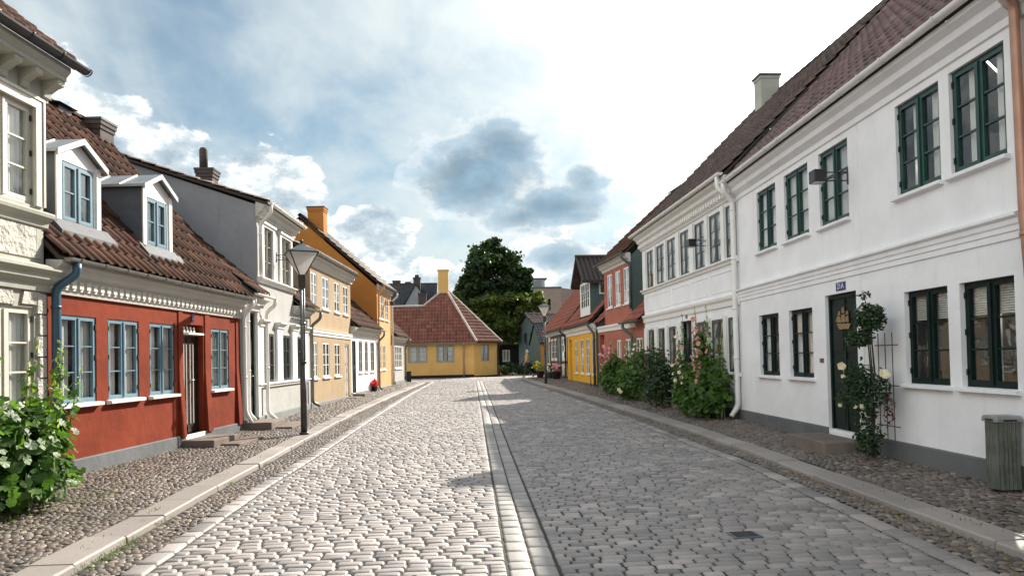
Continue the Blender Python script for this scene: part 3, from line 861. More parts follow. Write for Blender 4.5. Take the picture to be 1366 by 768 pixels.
tag(instances('street_gutter_cobbles', PTV, PTF, *P3, MT['pebble'], smooth=True), kind='structure')
tag(sheet('pavement_bed', lambda y: interp(FL, y)-.3, lambda y: interp(KL, y)-SLW+.02, YS[:-3]+[39.6], 'p', MT['joint_walk'], 3), kind='structure')
tag(sheet('pavement_bed', lambda y: interp(KR, y)+SLW-.02, lambda y: interp(FR, y)+.3, YS[:-3]+[40, 41], 'p', MT['joint_walk'], 3), kind='structure')

def kerb(tab, side, y0, y1):
    vs, fs, rn = [], [], []; y = y0
    while y < y1:
        L = random.uniform(.75, 1.25); ya, yb = y+.006, min(y+L, y1)-.006; j = random.gauss(0, .006); jz = random.gauss(0, .004)
        o0, o1 = interp(tab, ya)+j, interp(tab, yb)+j; s = -1 if side == 'L' else 1
        i0, i1 = o0+s*SLW*random.uniform(.96, 1.05), o1+s*SLW*random.uniform(.96, 1.05)
        b = len(vs); za, zb = g(ya), g(yb); t = PV+jz; c = .015
        vs += [(o0, ya, za-.05), (o1, yb, zb-.05), (o0+s*.004, ya, za+t-c), (o1+s*.004, yb, zb+t-c), (o0+s*c*1.5, ya+.004, za+t), (o1+s*c*1.5, yb-.004, zb+t),
               (i0-s*.006, ya+.004, za+t+.002), (i1-s*.006, yb-.004, zb+t+.002), (i0, ya, za), (i1, yb, zb)]
        q = [(0,1,3,2), (2,3,5,4), (4,5,7,6), (6,7,9,8)]
        q = [tuple(b+k for k in (f if side == 'L' else f[::-1])) for f in q]
        q += [(b+0, b+2, b+4, b+6, b+8), (b+9, b+7, b+5, b+3, b+1)]
        fs += q; rn += [random.random()]*6; y += L
    return mesh_obj('kerb', vs, fs, MT['kerb'], None, False, rn)
tag(kerb(KL, 'L', 1.5, 39.6), kind='structure'); tag(kerb(KR, 'R', 1.5, 41), kind='structure')
# right pavement's rounded end and the pavement round the corner
vsx = MB(); cx = [(3.24, 41.), (3.45, 41.8), (3.9, 42.4), (4.6, 42.9), (5.6, 43.3)]
for i in range(len(cx)-1):
    (xa, ya), (xb, yb) = cx[i], cx[i+1]
    vsx.poly([(xa, ya, g(ya)-.05), (xb, yb, g(yb)-.05), (xb, yb, g(yb)+PV), (xa, ya, g(ya)+PV)][::-1])
vsx.poly([(x, y, g(y)+PV) for x, y in cx]+[(5.6, 41, g(41)+PV)])
tag(vsx.build('pavement_corner', MT['joint_walk']), kind='structure')
# ------------------------------------------------------------------ left row
LA, LB = (-5.47, 9.95), (-4.95, 15.9)
def grey_house():
    h = House('town_house', LA, LB, 'L', 'stone-coloured two-storey house with rough panels and heavy bracketed eaves at the near left edge')
    wins = [(-1.6-k*1.75, -.62-k*1.75) for k in range(4)]
    holes = [(a, b, 3.70, 4.97) for a, b in wins]+[(a, b, 1.10, 2.38) for a, b in wins]
    wall(h, -8.6, -.44, 0, 5.14, holes, MT['grey_stucco'])
    shell(h, -8.6, -.44, 0, 5.14, 3.8, 8.9, MT['grey_stucco'])
    for a, b in wins:
        for z0, z1 in ((3.70, 4.97), (1.10, 2.38)):
            window(h, a, b, z0, z1, MT['beige_frame'], d=.03, curt='full', mull=.08, hinge=True, fr=.04, sash=.04, sill=False)
        c = h.mb()
        for z0, z1 in ((3.70, 5.03),):
            c.box(a-.12, a, -.045, .0, z0, z1+.05); c.box(b, b+.12, -.045, .0, z0, z1+.05); c.box(a, b, -.045, 0, z1-.06, z1+.05)
            c.box(a-.155, a-.12, -.06, 0, z0, z1+.09); c.box(b+.12, b+.155, -.06, 0, z0, z1+.09); c.box(a-.12, b+.12, -.06, 0, z1+.05, z1+.09)
        c.build('casing', MT['beige_frame'], h.o)
        p = h.mb(); p.box(a-.02, b+.02, -.018, -.0, 3.02, 3.41); p.build('panel', MT['rough_panel'], h.o)
        pieces(h, 'panel', MT['grey_stucco'], [(a-.16, a-.03, -.016, -.0, 3.02, 3.41), (b+.03, b+.12, -.016, 0, 3.02, 3.41)])
        p = h.mb(); p.prism_y([(a+.02, 2.40), (a+.62, 2.40), (a+.58, 2.585), (a+.02, 2.585)], -.02, 0.); p.build('panel', MT['rough_panel'], h.o)
        p = h.mb(); p.prism_y([(b-.25, 2.42), (b+.10, 2.42), (b+.06, 2.585), (b-.21, 2.585)], -.028, 0.); p.build('panel', MT['rough_panel'], h.o)
    pieces(h, 'quoin', MT['rough_panel'], [(-.60 if k % 2 else -.56, -.438, -.035, .2, .38+k*.276, .38+k*.276+.255) for k in range(8)])
    cornice(h, -8.6, -.40, [(0,3.42),(-.04,3.44),(-.05,3.50),(-.13,3.56),(-.14,3.60),(-.13,3.62),(0,3.66)], MT['grey_stucco'], name='sill_band')
    cornice(h, -8.6, -.36, [(0,2.59),(-.05,2.60),(-.06,2.68),(-.14,2.75),(-.15,2.80),(-.22,2.86),(-.22,2.90),(0,2.97)], MT['grey_stucco'], name='string_course')
    cornice(h, -8.6, -.40, [(0,5.10),(-.05,5.10),(-.05,5.36),(-.30,5.38),(-.30,5.43),(-.36,5.50),(-.36,5.56),(0,5.72)], MT['grey_stucco'])
    bp = [(-.05,5.13),(-.09,5.15),(-.10,5.22),(-.19,5.28),(-.27,5.31),(-.28,5.375),(-.05,5.375)]
    prisms(h, 'bracket', MT['grey_stucco'], [(bp, -8.5+.36*k, -8.37+.36*k) for k in range(22)]+[(bp, -.53, -.40)])
    plinth(h, -8.6, -.44, .42, MT['plinth'])
    dk = roof(h, -8.65, -.25, (-.36, 5.66), (3.8, 9.1), MT['tile_brown'])
    gutter(h, -8.65, -.20, -.43, 5.62, .075, MT['iron'])
grey_house()

def dormer(h, s0, s1, d, z0, ze, zp, wx0, wx1, wz0, wz1, slope, zr0):
    """gabled dormer; main roof surface z = zr0 + slope*dd"""
    dd = lambda z: (z-zr0)/slope
    fr = h.mb()
    f = wall(h, s0, s1, z0, ze, [(wx0, wx1, wz0, wz1)], MT['trim_white'], d=d, rev=.05, name='dormer')
    xm = (s0+s1)/2
    ga = h.mb(); ga.poly([(s0, d, ze), (s1, d, ze), (xm, d, zp)]); ga.build('gable', MT['trim_white'], f)
    fr.box(s0-.01, s0+.09, d-.025, d, z0, ze); fr.box(s1-.09, s1+.01, d-.025, d, z0, ze); fr.box(s0+.09, s1-.09, d-.025, d, z0, z0+.07)
    fr.build('corner_board', MT['trim_white'], f)
    for x, s in ((s0, 1), (s1, 0)):
        sd_ = h.mb(); p = [(x, d, z0), (x, dd(ze)+.1, ze), (x, d, ze)]
        sd_.poly(p if s else p[::-1]); sd_.build('cheek', MT['zinc_side'], f)
    # roof of sheet metal with a standing seam
    rf = h.mb(); o = .09; k = (zp-ze)/(xm-s0); zo = ze-o*k; f0 = d-.09
    for sx in (-1, 1):
        xe = xm+sx*(xm-s0+o)
        for t in (0., .045):
            pass
        a = (xe, f0, zo+.03); b_ = (xm, f0, zp+.03); c = (xm, dd(zp)+.25, zp+.03); e = (xe, dd(ze)+.2, zo+.03)
        up_ = [(p[0], p[1], p[2]+.045) for p in (a, b_, c, e)]
        q = [a, b_, c, e]+up_
        rf.add(q, [(0,1,2,3), (7,6,5,4), (0,4,5,1), (1,5,6,2), (2,6,7,3), (3,7,4,0)] if sx > 0 else [(3,2,1,0), (4,5,6,7), (1,5,4,0), (2,6,5,1), (3,7,6,2), (0,4,7,3)])
        for y in (f0+.45, f0+.95):
            if y < dd(zp): rf.tube([(xe, y, zo+.08), (xm, y, zp+.085)], .012, 6)
    rf.build('dormer_roof', MT['zinc'], f)
    bg = h.mb()
    for sx in (-1, 1):
        xe = xm+sx*(xm-s0+o)
        bg.add([(xe, f0-.012, zo-.01), (xm, f0-.012, zp-.01), (xm, f0-.012, zp+.078), (xe, f0-.012, zo+.078), (xe, f0+.012, zo-.01), (xm, f0+.012, zp-.01), (xm, f0+.012, zp+.078), (xe, f0+.012, zo+.078)],
               [(0,1,2,3), (7,6,5,4), (0,4,5,1), (3,2,6,7), (0,3,7,4)] if sx < 0 else [(3,2,1,0), (4,5,6,7), (1,5,4,0), (7,6,2,3), (4,7,3,0)])
    bg.build('barge_board', MT['zinc'], f)
    fl = h.mb(); fl.prism([(d-.20, zr0+slope*(d-.20)+.095), (d-.03, zr0+slope*(d-.03)+.10), (d+.0, z0+.09), (d+.0, z0+.0), (d-.20, zr0+slope*(d-.20)+.02)], s0-.16, s1+.16)
    fl.build('flashing', MT['lead'], f)
    window(h, wx0, wx1, wz0, wz1, MT['blue'], d=d+.01, rows=2, curt='sheer', glass=MT['glass_dark'], hinge=False, fr=.035, sash=.04, par=f, mull=.06)
    return f

def red_house():
    h = House('town_house', LA, LB, 'L', 'dark red one-storey house with blue windows and two white roof dormers')
    W4 = [(-.14,.67), (.95,1.79), (2.11,2.94), (4.39,5.22)]
    holes = [(a, b, 1.10, 2.33) for a, b in W4]+[(3.25, 4.05, .32, 2.37, .26)]
    w = wall(h, -.42, 5.74, 0, 2.66, holes, MT['red'], rev=.12)
    shell(h, -.42, 5.80, 0, 2.9, 3.3, 6.75, MT['gable_grey'])
    for i, (a, b) in enumerate(W4):
        window(h, a, b, 1.10, 2.33, MT['blue'], d=.016, curt='side' if i < 3 else 'full', sill=True, hinge=True, fr=.032, sash=.030, mull=.052, sill_out=.09, bar=.016)
    for a, b in W4[:3]:         # window-sill flowers behind the glass
        pass
    d = door(h, 3.25, 4.05, .32, 2.20, MT['brown_door'], d=.13)
    m = h.mb()
    pieces(h, 'moulding', MT['pale_panel'], [(x, x+.022, .095, .112, .5, 2.0) for x in (3.36, 3.46, 3.56, 3.70, 3.82)], d)
    t = h.mb(); t.prism([(.04,2.17),(-.02,2.18),(-.02,2.215),(.2,2.215),(.2,2.17)], 3.25, 4.05); t.build('transom_bar', MT['trim_white'], h.o)
    tm = h.mb()                                          # carved fanlight ornament
    for k in range(5):
        x = 3.34+k*.13
        tm.tube([(x, .1, 2.225), (x+.03, .1, 2.29), (x+.01, .1, 2.33)], .014, 6); tm.tube([(x+.06, .1, 2.225), (x+.035, .1, 2.27)], .012, 6)
    tm.build('fanlight_carving', MT['trim_white'], h.o)
    p = h.mb(); p.quad((3.25,.14,2.215), (4.05,.14,2.215), (4.05,.14,2.37), (3.25,.14,2.37)); p.build('fanlight_pane', MT['glass_dark'], h.o)
    p = h.mb(); p.box(3.25, 4.05, .262, .28, .32, 2.37); p.build('door_backing', MT['room'], h.o)
    prisms(h, 'pier', MT['red'], [([(-.075,.3), (-.02,1.5), (-.02,2.62), (.0,2.62), (.0,.3)], a, b) for a, b in ((3.06,3.22), (4.10,4.30), (5.56,5.76))])
    cornice(h, -.40, 5.82, [(0,2.60),(-.04,2.60),(-.05,2.64),(-.07,2.66),(-.07,2.82),(-.15,2.86),(-.17,2.93),(-.22,2.98),(-.22,3.03),(0,3.04)], MT['cornice_white'], (.09, .07, -.10, -.07, 2.69, 2.79))
    plinth(h, -.42, 5.76, .33, MT['plinth'], [(3.25, 4.05)], .045)
    steps(h, [(3.1, 4.2, -.62, .2, .0, .24), (3.35, 4.6, -.98, -.63, .0, .14)])
    st = h.mb(); st.box(3.25, 4.05, -.03, .25, .24, .32); st.build('threshold', MT['trim_white'], h.o)
    SL = 1.12; zr0 = 3.13+.2*SL
    e, r = (-.22, 3.10), (3.25, 3.10+3.47*SL)
    def keep(x, l):
        dd = e[0]+l*math.cos(math.atan(SL)); z = e[1]+l*math.sin(math.atan(SL))
        for s0, s1, ze, zp in ((.20,1.20,4.65,4.91), (2.42,3.38,4.71,4.96)):
            xm = (s0+s1)/2; top = zp-(abs(x-xm)/(xm-s0))*(zp-ze)
            if s0+.05 < x < s1-.05 and dd > .32 and z < top-.02: return False
        return True
    roof(h, -.42, 5.92, e, r, MT['tile_brown'], keep=keep)
    dormer(h, .20, 1.20, .27, 3.62, 4.65, 4.91, .33, 1.07, 3.70, 4.58, SL, 3.10+.22*SL)
    dormer(h, 2.42, 3.38, .27, 3.62, 4.71, 4.96, 2.54, 3.24, 3.72, 4.57, SL, 3.10+.22*SL)
    gutter(h, -.38, 5.86, -.29, 3.06, .06)
    downpipe(h, [(-.2,-.29,3.0), (-.2,-.29,2.86), (-.33,-.09,2.66), (-.33,-.085,.18)], .055, MT['blue_dark'])
    downpipe(h, [(5.80,-.29,3.0), (5.80,-.29,2.9), (5.84,-.08,2.66), (5.86,-.085,.55), (5.90,-.20,.30)], .042, MT['trim_white'])
    chimney(h, 5.6, 3.1, 6.2, 7.0, .5, .6)
    v = h.mb(); v.box(4.45, 4.85, 3.1, 3.5, 6.85, 6.99); v.prism([(3.0,6.99),(3.3,7.06),(3.6,6.99)], 4.35, 4.95); v.build('roof_vent', MT['iron'], h.o)
    text_plate(h, 3.62, 0, 2.50, .10, .14, '1', MT['enamel'], MT['enamel_white'], .13)
    return h
RH = red_house()

WA, WB_ = (-4.95, 16.0), (-4.8, 20.8)
def white_house():
    h = House('town_house', WA, WB_, 'L', 'white house with a two-storey middle, side wall bare and grey, behind the near street lamp')
    LW = [(1.44,2.16), (2.83,3.58), (4.15,4.80)]
    holes = [(a, b, 1.13, 2.35) for a, b in LW]+[(.06, .72, .32, 2.78, .2)]
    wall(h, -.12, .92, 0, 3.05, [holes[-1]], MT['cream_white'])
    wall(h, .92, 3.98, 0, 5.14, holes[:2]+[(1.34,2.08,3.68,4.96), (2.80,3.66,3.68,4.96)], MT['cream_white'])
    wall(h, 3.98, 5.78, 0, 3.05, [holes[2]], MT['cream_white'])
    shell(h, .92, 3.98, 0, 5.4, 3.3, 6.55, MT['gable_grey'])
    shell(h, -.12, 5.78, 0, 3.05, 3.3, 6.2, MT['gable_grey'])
    for a, b in LW: window(h, a, b, 1.13, 2.35, MT['dgrey'], d=.010, curt='side', sill=False, hinge=False, glass=MT['glass_dark'])
    for a, b in ((1.34,2.08), (2.80,3.66)): window(h, a, b, 3.68, 4.96, MT['gframe'], d=.010, curt='full', glass=MT['glass_dark'], sill=True)
    for a, b in ((1.34,2.08), (2.80,3.66)):
        c = h.mb(); c.box(a-.14, a, -.05, .0, 3.66, 5.02); c.box(b, b+.14, -.05, .0, 3.66, 5.02); c.box(a, b, -.05, 0, 4.96, 5.02); c.box(a-.17, b+.17, -.09, 0, 5.02, 5.08)
        c.build('casing', MT['trim_white'], h.o)
    pieces(h, 'pilaster', MT['trim_white'], [(x-.02, x+.44, -.06, 0, 1.14, 2.48) for x in (.92, 2.30, 3.68, 4.86)]+[(x-.02, x+.16, -.06, 0, .35, 3.0) for x in (-.1, .76)])
    prisms(h, 'console', MT['cornice_white'], [([(-.06,2.48),(-.09,2.50),(-.10,2.56),(-.17,2.62),(-.17,2.66),(0,2.66),(0,2.48)], x, x+.56) for x in (.86, 2.24, 3.62, 4.80)]+[([(0,2.80),(-.10,2.82),(-.12,2.90),(-.17,2.95),(0,2.96)], .05, .75)])
    cornice(h, .8, 5.5, [(0,1.02),(-.05,1.03),(-.06,1.08),(-.10,1.10),(-.10,1.13),(0,1.14)], MT['trim_white'], name='sill_band')
    cornice(h, .9, 4.0, [(0,3.56),(-.06,3.57),(-.07,3.62),(-.14,3.65),(-.14,3.67),(0,3.675)], MT['trim_white'], name='sill_band')
    for a, b in ((-.2, 1.4), (3.9, 5.8)): cornice(h, a, b, [(0,3.0),(-.06,3.0),(-.08,3.08),(-.16,3.12),(-.18,3.2),(0,3.22)], MT['cornice_white'])
    cornice(h, .86, 4.06, [(0,5.10),(-.06,5.12),(-.07,5.2),(-.18,5.27),(-.2,5.34),(-.27,5.38),(-.27,5.44),(0,5.46)], MT['cornice_white'])
    dk = deck(h, .84, 4.08, (-.3,5.46), (3.3,6.66), th=.06); tile_sheet(h, .84, 4.08, (-.3,5.46), (3.3,6.66), MT['tile_dark'], par=dk)
    ridge_caps(h, .84, 4.08, 3.3, 6.64, MT['tile_dark'], dk)
    sn = h.mb(); sn.prism([(6.9,5.46),(3.3,6.65),(3.3,6.6),(6.9,5.4)], .84, 4.08); sn.build('back_slope', MT['tile_dark'], dk)
    roof(h, -.15, .92, (-.28,3.22), (3.3,6.32), MT['tile_brown']); roof(h, 3.98, 5.82, (-.28,3.22), (3.3,6.32), MT['tile_brown'])
    gutter(h, .86, 4.10, -.34, 5.44, .06, MT['trim_white'])
    gutter(h, 4.1, 5.9, -.33, 3.18, .06); gutter(h, -.15, 1.3, -.33, 3.18, .05, MT['trim_white'])
    downpipe(h, [(.95,-.34,5.4), (.95,-.34,5.2), (1.0,-.07,4.95), (1.0,-.07,3.72)], .042, MT['trim_white'])
    downpipe(h, [(1.25,-.33,3.14), (1.25,-.30,3.0), (1.28,-.10,2.85), (1.28,-.10,.42), (1.36,-.28,.24)], .045, MT['trim_white'])
    downpipe(h, [(5.85,-.33,3.14), (5.85,-.30,2.95), (5.60,-.10,2.72), (5.60,-.10,.40), (5.72,-.28,.28)], .048, MT['gutter_grey'])
    downpipe(h, [(-.02,-.25,3.1), (-.02,-.25,2.95), (-.02,-.09,2.8), (-.02,-.09,.50), (.02,-.22,.34)], .04, MT['trim_white'])
    door(h, .06, .72, .32, 2.78, MT['dgreen'], d=.06, transom=.5)
    p = h.mb(); p.box(.06, .72, .2, .22, .32, 2.78); p.build('door_backing', MT['room'], h.o)
    plinth(h, -.12, 5.78, .36, MT['plinth_light'], [(.06,.72)], .07)
    steps(h, [(-.15, .95, -.62, .14, .0, .30), (.1, 1.5, -1.0, -.63, .0, .17)])
    chimney(h, 3.5, 2.15, 6.0, 6.95, .42, .42)
    ct = h.mb(); ct.lathe([(.11,6.96),(.11,7.5),(.08,7.56)], 3.5, h.flip*2.25, 12); ct.build('chimney_pot', MT['brick_dark'], h.o, True)
    return h
WH = white_house()

def cream_house():
    h = House('town_house', (-4.8, 20.8), (-4.42, 27.3), 'L', 'cream two-storey house with white string course between the white houses on the left')
    U = [(1.06,1.72), (2.38,3.24), (4.0,4.73), (5.33,6.06)]; Lw = [(1.17,1.71), (2.36,3.2), (3.9,4.7)]
    holes = [(a, b, 3.36, 4.44) for a, b in U]+[(a, b, 1.11, 2.26) for a, b in Lw]+[(5.44,6.1,.30,2.26,.16)]
    wall(h, .98, 6.5, 0, 4.75, holes, MT['cream'])
    shell(h, .98, 6.5, 0, 4.85, 3.3, 6.5, MT['cream'])
    for a, b in U: window(h, a, b, 3.36, 4.44, MT['wframe'], d=.012, curt='sheer', sill=True, glass=MT['glass_dark'], detail=False)
    for a, b in Lw: window(h, a, b, 1.11, 2.26, MT['wframe'], d=.012, curt='sheer', sill=True, glass=MT['glass_dark'], detail=False)
    door(h, 5.44, 6.1, .30, 2.26, MT['pale_panel'], d=.05)
    cornice(h, .98, 6.5, [(0,2.45),(-.03,2.45),(-.04,2.52),(-.07,2.55),(-.07,2.60),(-.10,2.66),(0,2.68)], MT['trim_white'], name='string_course')
    cornice(h, .9, 6.62, [(0,4.58),(-.05,4.60),(-.06,4.68),(-.15,4.75),(-.17,4.83),(-.24,4.88),(-.24,4.94),(0,4.95)], MT['cornice_white'])
    roof(h, .9, 6.62, (-.26,4.97), (3.3,6.75), MT['tile_dark']); gutter(h, .92, 6.66, -.31, 4.95, .055)
    plinth(h, .98, 6.5, .34, MT['plinth_light'], [(5.44,6.1)], .05)
    steps(h, [(5.3, 6.3, -.42, .1, .0, .28), (5.1, 6.0, -.75, -.43, 0, .2)])
    return h
cream_house()

def small_white():
    h = House('town_house', (-4.42, 27.3), (-3.98, 32.0), 'L', 'small white one-storey house with a green door and three windows next to the orange gable')
    Lw = [(1.15,1.76), (2.17,2.74), (3.2,3.95)]
    wall(h, -.05, 4.6, 0, 2.75, [(a, b, 1.16, 2.45) for a, b in Lw]+[(.1,.7,.38,2.42,.2)], MT['white'])
    shell(h, -.05, 4.6, 0, 2.9, 3., 5.9, MT['cream_white'])
    for a, b in Lw: window(h, a, b, 1.16, 2.45, MT['gframe'], d=.010, curt='side', sill=True, glass=MT['glass_dark'], detail=False)
    door(h, .1, .7, .38, 2.42, MT['dgreen'], d=.05)
    cornice(h, -.05, 4.7, [(0,2.62),(-.05,2.64),(-.06,2.72),(-.15,2.80),(-.2,2.9),(-.2,2.96),(0,2.98)], MT['cornice_white'])
    roof(h, -.05, 4.7, (-.25,3.0), (3.,6.1), MT['tile_brown']); gutter(h, .3, 4.9, -.3, 2.97, .055)
    plinth(h, -.05, 4.6, .40, MT['plinth_light'], [(.1,.7)], .04)
    steps(h, [(.0, .95, -.5, .12, .1, .36)])
    downpipe(h, [(4.75,-.3,2.92), (4.75,-.28,2.75), (4.55,-.08,2.5), (4.55,-.08,.45), (4.6,-.2,.32)], .045, MT['gutter_grey'])
small_white()

def orange_house():
    h = House('town_house', (-3.98, 32.0), (-3.72, 35.5), 'L', 'tall orange house with a bare ochre gable wall and chimney on the left')
    U = [(.1,.72), (.9,1.6), (1.95,2.68)]; Lw = [(.25,.78), (1.1,1.76)]
    wall(h, -.1, 3.4, 0, 4.98, [(a, b, 3.56, 4.68) for a, b in U]+[(a, b, 1.2, 2.38) for a, b in Lw], MT['peach'])
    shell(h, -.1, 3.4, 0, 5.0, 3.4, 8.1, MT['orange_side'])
    for a, b in U: window(h, a, b, 3.56, 4.68, MT['wframe'], d=.012, curt='sheer', sill=True, glass=MT['glass_dark'], detail=False)
    for a, b in Lw: window(h, a, b, 1.2, 2.38, MT['wframe'], d=.012, curt='sheer', sill=True, glass=MT['glass_dark'], detail=False)
    cornice(h, -.05, 3.5, [(0,4.86),(-.06,4.88),(-.08,4.98),(-.18,5.04),(-.2,5.1),(0,5.12)], MT['cornice_white'])
    roof(h, -.18, 3.55, (-.25,5.08), (3.4,8.3), MT['tile_dark']); gutter(h, -.1, 3.7, -.3, 5.08, .055)
    plinth(h, -.1, 3.4, .42, MT['plinth_light'], out=.04)
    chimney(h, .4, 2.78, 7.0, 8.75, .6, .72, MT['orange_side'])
    downpipe(h, [(.0,-.3,5.0), (.0,-.3,4.85), (-.02,-.06,4.6), (-.02,-.06,2.6), (-.02,-.06,.5)], .04, MT['orange'])
    downpipe(h, [(3.6,-.3,5.0), (3.6,-.3,4.85), (3.35,-.08,4.6), (3.35,-.08,.45)], .045, MT['trim_white'])
orange_house()

def small_grey():
    h = House('town_house', (-3.72, 35.5), (-3.45, 39.6), 'L', 'small pale grey one-storey house with a wide white window, last in the left row')
    wall(h, .02, 4.05, 0, 2.75, [(.9,3.1,1.2,2.4), (.22,.72,.38,2.42,.15)], MT['cream_white'])
    shell(h, .02, 4.05, 0, 2.8, 2.9, 5.5, MT['cream_white'])
    for a, b in ((.9,1.98), (2.02,3.1)): window(h, a, b, 1.2, 2.4, MT['wframe'], d=.010, curt='full', sill=True, glass=MT['glass_dark'], detail=False)
    door(h, .22, .72, .38, 2.42, MT['pale_panel'], d=.1)
    cornice(h, .02, 4.15, [(0,2.58),(-.05,2.6),(-.08,2.7),(-.18,2.76),(-.2,2.84),(0,2.86)], MT['cornice_white'])
    roof(h, .02, 4.2, (-.25,2.87), (2.9,5.9), MT['tile_brown']); gutter(h, .02, 4.4, -.3, 2.84, .055)
    plinth(h, .02, 4.05, .55, MT['plinth_light'], [(.22,.72)], .04)
    steps(h, [(.1, .85, -.4, .1, .1, .38)])
    downpipe(h, [(4.3,-.3,2.8), (4.3,-.28,2.6), (4.0,-.07,2.35), (4.0,-.07,.5)], .045, MT['gutter_grey'])
    # dark wheelie box against the corner
    return h
small_grey()

# ------------------------------------------------------------------ right row
def long_white():
    h = House('town_house', (5.8, 7.0), (6.08, 14.8), 'R', 'large white two-storey house with dark green windows and a dark door, nearest on the right')
    U = [(.02,.86), (1.11,1.96), (3.3,4.16), (4.65,5.53), (6.02,6.86)]; Lw = [(-.01,.77), (1.07,1.86), (4.63,5.44), (6.04,6.86)]
    U = [(a, b+.0077*(7+b)) for a, b in U]; Lw = [(a, b+.0112*(7+b)) for a, b in Lw]
    wall(h, -.16, 8.06, 0, 5.3, [(a, b, 3.66, 4.89) for a, b in U]+[(a, b, 1.15, 2.37) for a, b in Lw]+[(3.18,4.16,.30,2.52,.24)], MT['white'], rev=.13)
    shell(h, -.16, 8.06, 0, 5.3, 4.1, 9.7, MT['white'])
    for i, (a, b) in enumerate(U): window(h, a, b, 3.66, 4.89, MT['teal'], d=.045, curt=('left','left','sheer','full','full')[i], sill=True, hinge=True, glass=MT['glass'], sash=.036, fr=.036, mull=.055, bar=.022, sill_out=.075, sillmat=MT['white'])
    for i, (a, b) in enumerate(Lw): window(h, a, b, 1.15, 2.37, MT['dgreen'], d=.065, curt=('blind','blind','full','side')[i], sill=True, hinge=True, glass=MT['glass'], sash=.036, fr=.036, mull=.06, bar=.022, sill_out=.075, sillmat=MT['white'])
    dr = door(h, 3.18, 4.16, .33, 2.50, MT['dgreen'], d=.085)
    p = h.mb(); p.box(3.18, 4.16, .24, .26, .30, 2.52); p.build('door_backing', MT['room'], h.o)
    # gilt sailing ship above the panels
    s = h.mb(); d0, d1 = .045, .060; xc, zb = 3.66, 1.98
    s.prism_y([(xc-.20,zb+.05),(xc-.15,zb-.03),(xc+.15,zb-.03),(xc+.23,zb+.07)], d0, d1)
    for x, w_, hh in ((xc-.12,.07,.20), (xc+.0,.09,.27), (xc+.12,.07,.21)):
        s.box(x-.005, x+.005, d0, d1, zb+.03, zb+.06+hh)
        s.prism_y([(x-w_*.7,zb+.08),(x+w_*.7,zb+.08),(x+w_*.55,zb+.07+hh*.5),(x-w_*.55,zb+.07+hh*.5)], d0-.01, d0)
        s.prism_y([(x-w_*.55,zb+.09+hh*.5),(x+w_*.55,zb+.09+hh*.5),(x+w_*.35,zb+.06+hh*.95),(x-w_*.35,zb+.06+hh*.95)], d0-.01, d0)
    s.prism_y([(xc+.16,zb+.09),(xc+.26,zb+.10),(xc+.15,zb+.25)], d0, d1)
    s.build('ship_ornament', MT['gold'], dr)
    t = h.mb(); t.box(3.18, 4.16, .02, .24, .24, .34); t.build('threshold', MT['trim_white'], h.o)
    steps(h, [(3.05, 4.35, -.62, .02, .0, .25)])
    cornice(h, -.16, 8.06, [(0,2.74),(-.02,2.75),(-.02,2.82),(-.035,2.83),(-.035,2.88),(-.05,2.90),(-.055,2.95),(-.09,2.98),(-.09,3.01),(0,3.04)], MT['white'], name='string_course')
    cornice(h, -.16, 8.06, [(0,4.99),(-.03,5.0),(-.04,5.08),(-.14,5.16),(-.16,5.24),(-.24,5.30),(-.24,5.36),(0,5.38)], MT['white'])
    plinth(h, -.16, 8.06, .36, MT['plinth'], [(3.18,4.16)], .025)
    roof(h, -.16, 8.06, (-.28,5.43), (4.1,9.86), MT['tile_mixed'])
    gutter(h, -.16, 8.10, -.33, 5.42, .062, MT['trim_white'])
    f = h.mb(); f.prism([(-.18,5.60),(1.5,7.30),(1.5,7.26),(-.18,5.56)], 7.86, 8.12); f.build('flashing', MT['lead'], h.o)
    downpipe(h, [(8.0,-.33,5.36), (8.0,-.33,5.2), (8.12,-.09,4.95), (8.12,-.09,.42), (8.16,-.24,.2)], .052, MT['trim_white'])
    m = h.mb(); m.box(2.985, 3.0, -.012, -.0, .36, 2.74); m.box(2.985, 3.0, -.012, 0, 3.04, 4.99); m.build('cable', MT['trim_white'], h.o)
    text_plate(h, 3.62, 0, 2.625, .29, .13, '21A', MT['enamel'], MT['enamel_white'], .125)
    m = h.mb(); m.box(4.26, 4.39, -.012, -.001, 1.42, 1.49); m.build('letter_plate', MT['brass'], h.o)
    m = h.mb(); m.tube([(2.86,-.001,1.88), (2.86,-.05,1.88)], .035, 12); m.box(2.83, 2.89, -.03, -.001, 1.84, 1.96); m.build('doorbell', MT['iron'], h.o)
    return h
R1H = long_white()

